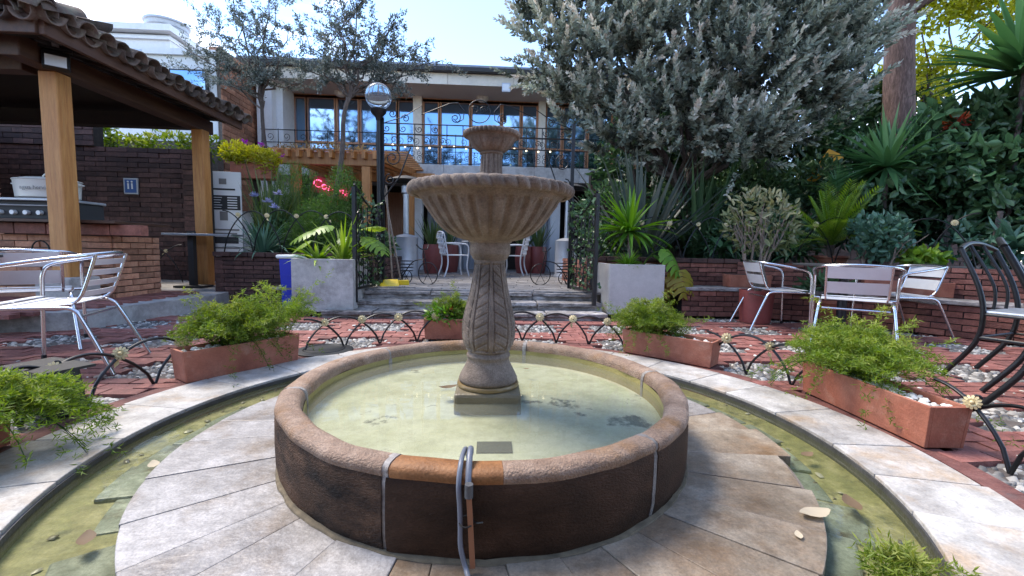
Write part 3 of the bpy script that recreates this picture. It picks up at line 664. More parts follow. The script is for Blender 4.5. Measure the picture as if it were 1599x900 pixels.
# left raised platform under the barbecue shelter
kx = [(-3.86, 4.36), (-3.72, 5.1), (-3.60, 5.9), (-3.66, 6.25)]
pl = MB().prism([(-14, 3.75), (-5.2, 3.85), (-3.95, 4.25)]+kx+[(-3.8, 9.4), (-14, 9.4)], -.02, .165).build('barbecue_platform', 'concrete'); struct(pl)
yy = 3.95; rw = 0
while yy < 6.2:
    xx = -4.0-.15*(rw % 2)*.7
    while xx > -5.6:
        if not (xx > -4.15 and yy < 4.45): 
            o = link('brick', bme, None, pl); o.location = (xx, yy, .187+rnd.uniform(-.002, .002)); o.rotation_euler = (0, 0, rnd.gauss(0, .02))
        xx -= BL
    yy += BW; rw += 1

# ------------------------------------------------------------------ barbecue shelter (left)
sh = thing('barbecue_shelter', 'open timber shelter with dark clay tile roof at the left', 'shelter', (-4.6, 6.0, .165))
EX, EZ = -4.10, 2.80
def post(x, y, wd, z1, mat='timber'):
    return MB().box((0, 0, z1/2), (wd, wd, z1), 0).build('post', mat, sh, bevel=.012, loc=(x+4.6, y-6, 0))
post(-4.56, 4.95, .175, 2.40); post(-4.47, 7.1, .17, 2.40)
for (x, y) in ((-8.6, 4.95), (-8.6, 7.1)): post(x, y, .25, 3.3, 'timber_dark')
MB().box((0, 0, .13), (.36, .36, .30)).build('footing', 'concrete', sh, bevel=.015, loc=(.04, -1.05, 0))
MB().box((0, 0, 0), (.18, 2.9, .20)).build('beam', 'timber_shaded', sh, bevel=.01, loc=(.06, -.05, 2.50))
MB().box((0, 0, 0), (4.2, .16, .20)).build('beam', 'timber_shaded', sh, bevel=.01, loc=(-2.3, -1.05, 2.50))
SL = .30
Y0, Y1, XL = 4.35, 7.45, -9.2
YM = (Y0+Y1)/2; RX0, RX1 = EX-(YM-Y0), XL+(YM-Y0)
ZE = EZ-.165; ZR = ZE+SL*(YM-Y0)
def lp(x, y, z): return (x+4.6, y-6, z)
HC = [(EX, Y0), (EX, Y1), (XL, Y1), (XL, Y0)]; V = []
for dz in (0, .04): V += [lp(x, y, ZE+dz) for x, y in HC]+[lp(RX0, YM, ZR+dz), lp(RX1, YM, ZR+dz)]
F = [(0, 1, 4), (1, 2, 5, 4), (2, 3, 5), (3, 0, 4, 5)]; F2 = [tuple(i+6 for i in f)[::-1] for f in F]
MB().add(V, [f for f in F]+F2+[(0, 6, 7, 1), (1, 7, 8, 2), (2, 8, 9, 3), (3, 9, 6, 0)]).build('roof_deck', 'timber_dark', sh)
MB().box((0, 0, 0), (.05, Y1-Y0+.06, .17)).build('fascia', 'timber_shaded', sh, loc=(EX+4.6+.03, YM-6, ZE-.03), bevel=.005)
MB().box((0, 0, 0), (EX-XL, .05, .17)).build('fascia', 'timber_shaded', sh, loc=((EX+XL)/2+4.6, Y0-6-.03, ZE-.03), bevel=.005)
MB().box((0, 0, 0), (4.6, .18, .20)).build('beam', 'timber_dark', sh, loc=(-2.2, 1.12, 2.52))
for i in range(8):
    yy = Y0+.22+i*.37; k = min(yy-Y0, Y1-yy); MB().tube([lp(EX-.02, yy, ZE-.06), lp(EX-k, yy, ZE-.06+SL*k)], .05, 6).build('rafter', 'timber_dark', sh)
for i in range(9):
    xx = EX-.35-i*.5; k = min(EX-xx, YM-Y0); MB().tube([lp(xx, Y0+.02, ZE-.06), lp(xx, Y0+k, ZE-.06+SL*k)], .05, 6).build('rafter', 'timber_dark', sh)
def tile_mesh(flip):
    m = MB(); n = 8; V = []
    for (t, rr) in ((0, .108), (1, .092)):
        for th in (0, .014):
            for i in range(n+1):
                a = math.pi*i/n; r_ = rr-th; V.append((t*.46, r_*math.cos(a), r_*math.sin(a)*(1 if flip > 0 else -1)))
    k = n+1; F = []
    for i in range(n): F += [(i, i+1, 2*k+i+1, 2*k+i), (k+i, 3*k+i, 3*k+i+1, k+i+1), (i, k+i, k+i+1, i+1), (2*k+i, 2*k+i+1, 3*k+i+1, 3*k+i)]
    m.add(V, F); me = m.mesh('roof_tile', 180); me.materials.append(MATS['roof_tile']); return me
tc_, td_ = tile_mesh(1), tile_mesh(-1); sl_a = math.atan(SL); pitch = .205
def put_tile(mm, x, y, z, rz):
    o = link('roof_tile', mm, None, sh); o.location = (x+4.6+rnd.uniform(-.03, .03), y-6+rnd.uniform(-.012, .012), z+rnd.uniform(-.008, .008)); o.rotation_euler = (rnd.gauss(0, .05), -sl_a+rnd.gauss(0, .025), rz+rnd.gauss(0, .03))
for (mm, off, dz) in ((tc_, 0, .085), (td_, pitch/2, .115)):
    for r in range(5 if mm is tc_ else 2):
        d = -.14+r*.40; yy = Y0-.10+off
        while yy < Y1+.1:
            if min(yy-Y0, Y1-yy) > d-.25: put_tile(mm, EX-d, yy, ZE+SL*d+dz, math.pi)
            yy += pitch
        xx = EX+.06-off
        while xx > -7.6:
            if EX-xx > d-.25: put_tile(mm, xx, Y0+d, ZE+SL*d+dz, math.pi/2)
            xx -= pitch
for i in range(7):
    k = -.12+i*.36; o = link('hip_tile', tc_, None, sh); o.location = (EX-k+4.6, Y0+k-6, ZE+SL*k+.15); o.rotation_euler = (0, -math.atan(SL/1.414), R(135))
# flood light under the corner
fl = thing('flood_light', 'black flood light with a pale lens under the shelter roof corner', 'flood light', (-4.36, 4.76, 2.62), R(38))
MB().box((0, 0, 0), (.20, .08, .17), 0, R(-14)).build('housing', 'black_plastic', fl, bevel=.008)
MB().box((0, -.043, -.012), (.155, .008, .115), 0, R(-14)).build('lens', 'led_lens', fl)
MB().box((0, .02, .12), (.24, .06, .025)).build('bracket', 'black_plastic', fl)
MB().box((0, .02, .16), (.05, .03, .07)).build('mount', 'galvanised', fl)
# back wall and side wall of the shelter
bk = thing('shelter_back_wall', 'dark brown brick back wall of the barbecue shelter', 'wall', (-6.3, 8.2, .165))
bricks(bk, (-8.6, 8.2), (-5.34, 8.2), .165, 2.50, 'dark_brick', 'mortar_dark', bl=.36, bh=.088, limit=330)
#
bsd = thing('shelter_side_wall', 'dark brick side wall closing the barbecue shelter at far left', 'wall', (-8.9, 6.3, .165))
bricks(bsd, (-8.7, 4.6), (-8.7, 8.2), .165, 2.75, 'dark_brick', 'mortar_dark', bl=.36, bh=.088, limit=300)
bricks(bk, (-8.6, 8.16), (-6.95, 8.16), 2.50, 3.05, 'dark_brick', 'mortar_dark', bl=.36, bh=.088, limit=60)
vb_ = thing('boundary_shrub', 'sunlit yellow-green shrub seen over the shelter back wall', 'shrub', (-6.2, 8.85, 2.2))
bush(vb_, 'leaf_fern', [((0, 0, .45), (.6, .25, .3)), ((.7, 0, .5), (.4, .25, .25)), ((-.7, 0, .42), (.5, .25, .25)), ((-1.4, 0, .7), (.5, .3, .4)), ((-2.2, 0, .8), (.6, .3, .4))], 2600, .09, .04); MB().tube([(0, 0, -2.1), (0, 0, .4)], .03, 6).build('stem', 'bark', vb_)
pier = thing('brick_pier', 'brick pier beside the far shelter post by the menu board', 'pier', (-5.2, 8.0, .165))
bricks(pier, (-5.36, 8.0), (-4.98, 8.0), .165, 2.46, 'dark_brick', 'mortar_dark', bl=.38, bh=.088)
sg = thing('wall_sign', 'small blue framed sign on the dark shelter wall', 'sign', (-6.36, 8.19, 1.62))
MB().box((0, -.02, .2), (.24, .03, .28)).build('frame', 'grey_metal', sg, bevel=.004)
MB().box((0, -.038, .2), (.19, .008, .23)).build('panel', 'print_blue', sg)
for dx in (-.035, .03): MB().box((dx, -.044, .20), (.026, .006, .10)).sphere((dx, -.045, .275), .016, 8, 6).build('pictogram', 'white_plastic', sg)
# brick barbecue counter with grill
ct = thing('barbecue_counter', 'orange brick barbecue counter with a timber ledge at far left', 'counter', (-5.1, 5.35, .165))
bricks(ct, (-7.2, 5.25), (-4.34, 5.25), .165, .90, 'orange_brick', 'mortar_mid', bl=.25, bh=.075, thick=.7)
bricks(ct, (-4.33, 5.26), (-4.33, 5.95), .165, .90, 'orange_brick', 'mortar_mid', bl=.23, bh=.075, thick=.3)
for i in range(8): MB().box((0, 0, 0), (.33, .12, .12)).build('coping_brick', 'red_brick', ct, loc=(-5.1+.64+.45+5.1-.1-i*.34, -.13, .80), bevel=.006)
MB().box((-.55, .15, .885), (3.0, .85, .035)).build('ledge', 'timber_shaded', ct, bevel=.006)
gr = thing('gas_grill', 'dark grey gas grill with control knobs on the brick counter', 'grill', (-5.35, 5.45, 1.07))
MB().box((0, 0, .10), (1.15, .5, .20)).build('grill_body', 'print_black', gr, bevel=.01)
MB().box((0, -.02, .215), (1.2, .56, .03)).build('grill_top', 'grey_metal', gr, bevel=.008)
for i in range(4): MB().tube([(-.1+i*.14, -.25, .07), (-.1+i*.14, -.29, .07)], .025, 10).build('knob', 'white_plastic', gr)
MB().tube([(-.4, -.285, .15), (.55, -.285, .15)], .008, 6).build('handle', 'galvanised', gr)
pt = thing('cooking_pot', 'white oval enamel pot with lid and lettering standing on the grill', 'pot', (-5.13, 5.40, 1.302))
def oval(m, prof, sx=1.35): 
    b = MB().lathe(prof, 32, cap=True); m.add([(x*sx, y, z) for x, y, z in b.v], b.f); return m
oval(MB(), [(.20, 0), (.225, .02), (.235, .20), (.240, .21)]).build('pot_body', 'white_enamel', pt, 40)
oval(MB(), [(.245, .212), (.24, .222), (.16, .245), (.03, .255)]).build('lid', 'white_enamel', pt, 50)
MB().tube(arc((0, 0, .25), .05, 0, math.pi, 8), .010, 6).build('lid_handle', 'white_enamel', pt)
for s_ in (-1, 1): MB().tube([(s_*.30, -.04, .17), (s_*.36, -.04, .175), (s_*.36, .04, .175), (s_*.30, .04, .17)], .009, 6).build('side_handle', 'white_enamel', pt)
textmesh('agua hervida', .062, 'print_grey', pt, (.09, -.236, .115), (R(90), 0, R(6)))
hs2 = thing('coiled_cable', 'two loops of dark cable hanging on the orange brick counter', 'cable', (-4.95, 5.16, .60))
for dx in (-.06, .14): MB().tube([(dx+.085*math.cos(t)*(1+.06*math.sin(3*t)), -.02+.01*math.sin(2*t), .1+.13*math.sin(t)) for t in np.linspace(0, 12.2, 40)], .008, 6).build('cable_loop', 'iron', hs2)

# menu board and flower box by the shelter
mb_ = thing('menu_board', 'white printed menu board standing behind the far shelter post', 'menu board', (-4.86, 8.3, .165), R(8))
MB().box((0, 0, 1.10), (.60, .03, 1.75)).build('board', 'white_plastic', mb_, bevel=.004)
for (z, wd, h, m) in ((1.80, .12, .10, 'print_grey'), (1.66, .40, .03, 'print_black'), (1.42, .56, .26, 'print_black'), (1.18, .13, .16, 'print_grey'), (.93, .5, .03, 'print_grey'), (.86, .42, .03, 'print_grey'), (.74, .46, .12, 'print_black'), (.60, .5, .03, 'print_grey')): MB().box((0, -.018, z), (wd, .006, h)).build('print', m, mb_)
for i in range(5): MB().box((.15, -.0225, 1.51-.045*i), (.16, .004, .018)).build('print', 'white_plastic', mb_); MB().box((-.13, -.0225, 1.51-.045*i), (.22-.03*(i % 3), .004, .010)).build('print', 'white_plastic', mb_)
for s_ in (-1, 1): MB().box((s_*.28, .02, .5), (.035, .035, 1.0)).build('leg', 'print_black', mb_)
fb = thing('window_box', 'orange planter box with yellow-green trailing plant on a bracket by the brick building', 'planter', (-4.45, 8.6, 2.05))
MB().box((0, 0, .16), (.75, .28, .30)).build('box', 'terracotta', fb, bevel=.01)
MB().box((0, .05, -.95), (.10, .10, 1.95)).build('post', 'timber_dark', fb)
bush(fb, 'leaf_yellow', [((0, -.02, .42), (.48, .25, .18)), ((.3, -.1, .30), (.2, .15, .22)), ((-.35, 0, .5), (.25, .2, .2))], 1800, .07, .03)
P_ = np.array([(.2, -.1, .62), (.36, -.05, .5), (-.1, -.1, .66), (.5, 0, .44)]); P_ = np.repeat(P_, 14, 0)+rng.normal(size=(56, 3))*.02
foliage('flowers', 'petal_purple', fb, blades(P_, rdir(56, .2), .05, .04))
# blue bin
bn = thing('waste_bin', 'blue plastic bin with a white lid beside the concrete planter', 'bin', (-2.55, 5.95, 0))
MB().box((0, 0, .33), (.30, .34, .66), taper=1.12).build('bin_body', 'blue_plastic', bn, bevel=.02)
MB().box((0, 0, .685), (.40, .42, .05)).build('lid', 'white_plastic', bn, bevel=.02)
MB().box((0, -.182, .44), (.28, .012, .02)).build('rib', 'blue_plastic', bn)

# ------------------------------------------------------------------ main building with balcony
hb = thing('main_building', 'two-storey cream building with wood-framed windows and a long balcony', 'building', (-1.5, 12.3, ZT))
OX, OY = 1.5, -12.3
def hbox(name, x0, x1, y0, y1, z0, z1, mat, par=None, bevel=0):
    return MB().box((0, 0, 0), (x1-x0, y1-y0, z1-z0)).build(name, mat, par or hb, bevel=bevel, loc=((x0+x1)/2+OX, (y0+y1)/2+OY, (z0+z1)/2-ZT))
BX0, BX1 = -5.2, 6.5
YF, YW = 10.8, 11.75
hbox('rear_volume', BX0, BX1, 12.62, 15.5, 0, 4.68, 'dark_interior')
hbox('upper_wall', BX0, BX1, YW+.10, 12.6, 2.83, 4.68, 'dark_interior')
hbox('side_wall', BX0-.35, BX0, YF+.1, 15.5, 0, 4.95, 'white_wall')
hbox('side_wall', BX0+.002, -5.04, YF+.3, 11.9, 2.80, 4.70, 'white_wall')
hbox('balcony_slab', BX0-.36, BX1, YF, 12.6, 2.53, 2.82, 'slab_edge')
for i in range(11): hbox('edge_panel', BX0-.34+i*1.1, BX0-.34+i*1.1+1.088, YF-.03, YF-.002, 2.50, 2.845, 'slab_edge', bevel=.004)
hbox('eave_slab', BX0-.5, BX1, YF-.1, 15.6, 4.69, 4.95, 'soffit')
for i in range(8): hbox('fascia_panel', BX0-.5+i*1.55, BX0-.5+i*1.55+1.54, YF-.13, YF-.102, 4.675, 4.93, 'cream_wall', bevel=.003)
hbox('roof_edge', BX0-.6, BX1, YF-.25, 15.7, 4.955, 5.09, 'roof_metal', bevel=.01)
hbox('gutter', BX0-.6, BX1, YF-.30, YF-.255, 4.93, 5.02, 'print_black')
# windows: mullions read from the photograph
xs = [(-5.28, -4.99), (-4.93, -4.28), (-4.2, -3.62), (-3.54, -3.12), (-3.04, -2.80), (-2.74, -2.14), (-1.86, -1.56), (-1.50, -1.36), (-1.28, -.66), (-.52, .20), (.28, .40), (.46, .86), (.96, 1.20), (1.26, 1.85), (1.95, 2.55), (2.65, 3.25), (3.35, 3.95)]
xs = [(-5.26, -4.98), (-4.92, -4.22), (-4.14, -3.60), (-3.52, -3.10), (-3.02, -2.58), (-2.52, -2.12), (-1.84, -1.46), (-1.38, -.62), (-.54, .22), (.30, .76), (.84, 1.22), (1.5, 1.9), (1.98, 2.6), (2.68, 3.3), (3.4, 4.0)]
xs = [(a_*.957, b_*.957) for a_, b_ in xs]
for (a_, b_) in xs:
    wn = hbox('window', a_, b_, YW+.06, YW+.10, 2.9, 4.66, 'dark_interior')
    m = MB(); hh = 1.76; wd = b_-a_
    m.box((-wd/2-.02, -.06, 0), (.055, .10, hh)).box((wd/2+.02, -.06, 0), (.055, .10, hh)).box((0, -.06, hh/2-.03), (wd-.012, .10, .07)).box((0, -.06, -hh/2+.05), (wd-.012, .10, .13)).box((0, -.055, -.28), (wd-.012, .07, .055))
    m.build('frame', 'frame_wood', wn)
    MB().box((0, -.035, 0), (wd-.02, .008, hh-.05)).build('pane', 'window_glass', wn)
hbox('head_beam', BX0, BX1, YW-.03, YW+.14, 4.60, 4.688, 'frame_wood')
hbox('column', -2.02, -1.80, YW-.15, YW+.02, 2.82, 4.69, 'cream_wall'); hbox('column', 1.21, 1.39, YW-.15, YW+.02, 2.82, 4.69, 'cream_wall')
for x in (-3.8, -.25, 2.6): 
    o = MB().lathe([(.16, 0), (.15, -.06), (.09, -.11), (.01, -.13)], 20).build('ceiling_lamp', 'soffit', hb, 60, loc=(x+OX, 11.5+OY, 4.69-ZT))
# ground floor front
hbox('ground_floor_wall', BX0, BX1, 12.45, 12.6, 0, 2.53, 'dark_interior')
for (x0, x1, m) in ((-1.95, -1.72, 'white_wall'), (1.55, 1.78, 'white_wall'), (-5.2, -4.9, 'white_wall')): hbox('column', x0, x1, 11.2, 11.45, ZT, 2.53, m)
for i in range(9):
    x = -1.62+i*.16; MB().tube([(x+OX, 12.0+OY+.03*math.sin(i), 0), (x+OX, 12.0+OY+.03*math.sin(i), 2.2)], .085, 8).build('curtain_fold', 'curtain_blue' if i in (2, 3) else 'curtain', hb)
for i in range(7):
    x = .95+i*.13; MB().tube([(x+OX, 11.7+OY+.03*math.sin(i*2), 0), (x+OX, 11.7+OY+.03*math.sin(i*2), 2.2)], .07, 8).build('curtain_fold', 'curtain', hb)
hbox('door', -2.9, -2.0, 12.36, 12.42, ZT, 2.35, 'frame_wood')
fl2_ = thing('flood_light', 'small white flood light fixed to the fascia of the main building', 'flood light', (.32, 10.6, 4.62))
MB().box((0, 0, 0), (.20, .06, .22), 0, R(-10)).build('housing', 'galvanised', fl2_, bevel=.01); MB().box((0, -.034, 0), (.15, .008, .16), 0, R(-10)).build('lens', 'led_lens', fl2_)
# balcony railing with scrolls
rl = thing('balcony_railing', 'black wrought-iron balcony railing with scrolls along the main building', 'railing', (-1.5, 10.86, 2.82))
for z in (.06, .45, .74): MB().tube([(-3.95+.0, 0, z), (7.5, 0, z)], .010, 6).build('rail', 'iron', rl)
pm = MB().tube([(0, 0, 0), (0, 0, .76)], .009, 6).mesh('baluster'); pm.materials.append(MATS['iron'])
scs = []
for q_ in (spiral((.11, 0, .30), .075, math.pi, 1.4, 14), spiral((.11, 0, .17), .075, math.pi, 1.4, 14, -1), spiral((.27, 0, .30), .075, 0, 1.4, 14, -1), spiral((.27, 0, .17), .075, 0, 1.4, 14), spiral((.19, 0, .58), .09, -1.57, 1.3, 14)):
    e_ = MB().tube(q_, .006, 5).mesh('scroll'); e_.materials.append(MATS['iron']); scs.append(e_)
i = 0; x = -3.93
while x < 6:
    o = link('baluster', pm, None, rl); o.location = (x, 0, 0)
    for e_ in scs: o = link('scroll', e_, None, rl); o.location = (x, 0, 0)
    x += .38
# far left neighbours
nb = thing('white_neighbour_house', 'white rendered house beyond the shelter roof with a flat parapet', 'house', (-11.7, 12.5, 0))
MB().box((0, 2.5, 3.15), (6.3, 5, 6.3)).build('wall', 'white_wall', nb)
MB().box((0, 2.45, 6.42), (6.6, 5.3, .16)).build('cornice', 'white_wall', nb); MB().box((0, 2.45, 6.2), (6.36, 5.06, .06)).build('cornice', 'white_wall', nb)
for (x, z, wd, h) in ((1.95, 5.55, 1.0, .7), (-.4, 5.55, 1.0, .7)):
    wn = MB().box((0, 0, 0), (wd, .08, h)).build('window', 'galvanised', nb, loc=(x, -.03, z)); MB().box((-wd/4, -.045, 0), (wd/2-.06, .01, h-.1)).build('pane', 'window_glass', wn); MB().box((wd/4, -.045, 0), (wd/2-.06, .01, h-.1)).build('pane', 'window_glass', wn)
an = thing('white_annex', 'low white annex with a blue window beside the brick side wall', 'house', (-6.42, 9.7, 0))
MB().box((0, 1.2, 2.34), (1.36, 2.4, 4.68)).build('wall', 'white_wall', an); MB().box((0, 1.2, 4.74), (1.46, 2.55, .12)).build('cornice', 'white_wall', an)
wn = MB().box((0, 0, 0), (.75, .08, .5)).build('window', 'print_black', an, loc=(.16, -.03, 4.15)); MB().box((0, -.045, 0), (.68, .01, .43)).build('pane', 'window_glass', wn)
tk = thing('roof_water_tank', 'grey ribbed round water tank on the flat white roof', 'water tank', (-9.15, 13.3, 6.50))
tk.scale = (.68, .68, .62)
MB().lathe([(.62, 0), (.64, .05), (.70, .30), (.74, .62), (.80, .64), (.80, .72), (.76, .73), (.5, .78), (.0, .80)], 40).build('tank_body', 'grey_metal', tk, 30)
for z in (.16, .30, .44): MB().lathe([(.655+z*.15, z-.02), (.69+z*.15, z), (.655+z*.15, z+.02)], 40).build('rib', 'grey_metal', tk, 60)
br_ = thing('brick_side_wall', 'tall orange brick side wall between the annex and the main building', 'wall', (-5.66, 11.0, 0))
bricks(br_, (-5.66, 9.72), (-5.66, 13.0), 1.6, 4.78, 'orange_brick', 'mortar_mid', bl=.32, bh=.12, limit=320, thick=.12)
MB().box((-.07, .36, 4.83), (.24, 3.4, .09)).build('coping', 'orange_brick', br_)
lw = thing('left_boundary_wall', 'brick boundary wall behind the barbecue shelter', 'wall', (-8, 9.3, 0))
bricks(lw, (-12, 9.4), (-5.6, 9.4), .165, 2.9, 'orange_brick', 'mortar_mid', bl=.4, bh=.12, limit=300)

# ------------------------------------------------------------------ orange timber pergola by the terrace
pg = thing('timber_pergola', 'orange timber pergola with slatted roof beside the terrace', 'pergola', (-3.2, 9.0, ZT))
for (x, y) in ((-3.86, 9.0), (-2.48, 9.0), (-3.7, 10.6), (-1.9, 10.6)): MB().box((0, 0, 1.07), (.16, .16, 2.14)).build('post', 'timber_orange', pg, bevel=.008, loc=(x+3.2, y-9, 0))
MB().box((0, -.02, 2.27), (1.95, .12, .24)).build('beam', 'timber_orange', pg, bevel=.008)
for s_ in (-1, 1): MB().add([(s_*.98, -.08, 2.39), (s_*1.14, -.08, 2.39), (s_*.98, -.08, 2.15), (s_*.98, .04, 2.39), (s_*1.14, .04, 2.39), (s_*.98, .04, 2.15)], [(0, 1, 2), (3, 5, 4), (0, 3, 4, 1), (1, 4, 5, 2), (2, 5, 3, 0)]).build('beam_end', 'timber_orange', pg)
MB().box((.42, 1.6, 2.20), (2.9, .12, .22)).build('beam', 'timber_orange', pg, bevel=.008)
for i in range(11): MB().box((0, 0, 0), (.07, 2.1, .13), R(-13)).build('rafter', 'timber_orange', pg, loc=(-.95+i*.21, .85, 2.34))
for i in range(9): MB().box((0, 0, 0), (2.7, .05, .035), 0).build('roof_slat', 'timber_orange', pg, loc=(.22, -.1+i*.23, 2.425))
bush(pg, 'leaf_brown', [((0, .3, 2.46), (1.2, .8, .08))], 900, .05, .03, name='dry_vine')
ns = thing('neon_sign', 'pink neon script sign glowing under the timber pergola', 'neon sign', (-3.30, 9.35, 1.75), R(10))
MB().box((0, .03, .28), (.75, .03, .34), 0, 0, R(14)).build('backing', 'neon_back', ns)
o = textmesh('Corona', .235, 'neon_pink', ns, (0, -.01, .28), (R(90), R(16), 0), extrude=.01)
MB().tube([(.45, 0, -.02), (.44, 0, .16), (.50, 0, .2)], .02, 6).tube([(.44, 0, .16), (.37, 0, .18)], .015, 6).build('blue_tube', 'neon_cyan', ns)
MB().tube([(-.3, .05, .4), (-.3, .05, .62)], .006, 5).tube([(.3, .05, .3), (.3, .05, .62)], .006, 5).build('hanger', 'iron', ns)

# ------------------------------------------------------------------ iron gateway, lamp
gw = thing('iron_gateway', 'black wrought-iron gateway arch with scrolls over the top of the steps', 'gateway', (-.18, 6.3, ZT))
GX0, GX1 = -1.34, 1.34
for x in (GX0, GX1): MB().box((x, 0, 1.17), (.045, .045, 2.34)).build('post', 'iron', gw)
for z in (1.97, 2.125, 2.27): MB().tube([(GX0, 0, z), (GX1, 0, z)], .008, 6).build('rail', 'iron', gw)
for i in range(1, 12):
    x = GX0+(GX1-GX0)*i/12; MB().tube([(x, 0, 1.97), (x, 0, 2.27)], .007, 5).build('bar', 'iron', gw)
sme2 = MB().tube(spiral((.06, 0, 2.20), .05, 2.6, 1.3, 14), .006, 5).mesh('scroll'); sme2.materials.append(MATS['iron'])
sme3 = MB().tube(spiral((.16, 0, 2.05), .05, -.5, 1.3, 14), .006, 5).mesh('scroll'); sme3.materials.append(MATS['iron'])
for i in range(12):
    if i in (4, 7): continue
    for q_ in (sme2, sme3): o = link('scroll', q_, None, gw); o.location = (GX0+(GX1-GX0)*i/12, 0, 0)
c = MB()
c.tube(arc((0, 0, 2.47), .155, 0, 2*math.pi, 24), .007, 6)
for s_ in (-1, 1):
    c.tube([(s_*x, 0, z) for x, z in ((1.30, 2.28), (1.05, 2.36), (.80, 2.52), (.80, 2.40), (.42, 2.56), (.30, 2.58), (.21, 2.47), (.22, 2.36), (.30, 2.31), (.36, 2.36))], .0065, 6)
    c.tube([(s_*p[0], 0, p[2]) for p in spiral((.33, 0, 2.37), .08, 1.57, 1.5, 18)], .007, 5)
    c.tube([(s_*p[0], 0, p[2]) for p in spiral((.06, 0, 2.49), .06, 0, 1.4, 14)], .006, 5)
    c.tube([(s_*p[0], 0, p[2]) for p in spiral((1.02, 0, 2.34), .06, 0, 1.4, 14)], .007, 5)
    c.tube([(s_*p[0], 0, p[2]) for p in spiral((1.2, 0, 2.40), .06, 2, 1.4, 14)], .007, 5)
c.build('pediment', 'iron', gw)
for s_ in (-1, 1):   # S brackets below the rails
    MB().tube([(s_*p[0], 0, p[2]) for p in spiral((1.20, 0, 1.80), .12, 1.57, 1.5, 18)], .009, 5).tube([(s_*p[0], 0, p[2]) for p in spiral((1.24, 0, 1.50), .08, 1.57, 1.5, 18, -1)], .009, 5).tube([(s_*1.32, 0, 1.25), (s_*1.1, 0, 1.55), (s_*.95, 0, 1.95)], .010, 5).build('bracket', 'iron', gw)
def gate_leaf(label, x, s_):
    gl_ = thing('gate_leaf', label, 'gate', (x, 6.28, 0), 0, 'open gate leaves')
    gl_.rotation_euler = (0, 0, R(-98) if s_ < 0 else R(-80))
    fr = MB().box((.02, 0, .9), (.03, .03, 1.35)).box((.88, 0, .85), (.045, .045, 1.40)).box((.45, 0, .32), (.86, .025, .03)).box((.45, 0, .85), (.86, .025, .03)).tube([(.02, 0, 1.35), (.3, 0, 1.30), (.6, 0, 1.42), (.88, 0, 1.58)], .014, 6)
    fr.build('frame', 'iron', gl_)
    for i in range(6): MB().tube([(.12+i*.13, 0, .32), (.12+i*.13, 0, 1.34)], .007, 5).build('bar', 'iron', gl_)
    for i in range(3):
        for j in range(4): MB().tube(spiral((.16+i*.28, 0, .44+j*.25), .10, rnd.random()*6, 1.5, 14, (-1)**(i+j)), .009, 5).build('scroll', 'iron', gl_)
    vb = np.array([(rnd.uniform(0, .9), rnd.uniform(-.05, .05), rnd.uniform(.3, 1.5)) for _ in range(260)]); foliage('ivy', 'leaf_dark', gl_, blades(vb, rdir(260, 0), .06, .05))
    return gl_
gate_leaf('open iron gate leaf left of the steps next to the brooms', -1.52, -1); gate_leaf('open iron gate leaf right of the steps beside the pale planter', 1.17, 1)
lp_ = thing('lamp_post', 'black lamp post with a round clear glass globe by the gateway', 'street lamp', (-1.55, 6.22, 0))
MB().tube([(0, 0, .2), (0, 0, 2.60)], .030, 12).build('pole', 'iron', lp_, 60)
MB().lathe([(.03, 2.55), (.045, 2.60), (.10, 2.66), (.11, 2.70), (.08, 2.72)], 20).build('collar', 'iron', lp_, 60)
MB().sphere((0, 0, 2.88), .175, 28, 18).build('globe', 'lamp_glass', lp_, 180)

# ------------------------------------------------------------------ hoop fences with brass flowers
fl_me = MB()
for k in range(12):
    a = 2*math.pi*k/12; fl_me.add([(0, -.006, 0), (.020*math.cos(a-.25), -.010, .020*math.sin(a-.25)), (.033*math.cos(a-.20), -.006, .033*math.sin(a-.20)), (.038*math.cos(a), -.004, .038*math.sin(a)), (.033*math.cos(a+.20), -.006, .033*math.sin(a+.20)), (.020*math.cos(a+.25), -.010, .020*math.sin(a+.25))], [(0, 1, 2, 3, 4, 5)])
fl_me.sphere((0, -.012, 0), .010, 8, 6)
flw = fl_me.mesh('flower'); flw.materials.append(MATS['brass'])
bkm = MB().sphere((0, .004, 0), .021, 8, 6, 1.0).tube(arc((.012, .004, .018), .013, 0, 5, 8), .005, 5).mesh('flower_boss'); bkm.materials.append(MATS['iron'])
lfm = MB().add([(0, 0, 0), (.014, -.006, -.018), (.006, 0, -.05), (-.012, -.004, -.022)], [(0, 1, 2), (0, 2, 3)]).mesh('leaf_pendant'); lfm.materials.append(MATS['brass'])
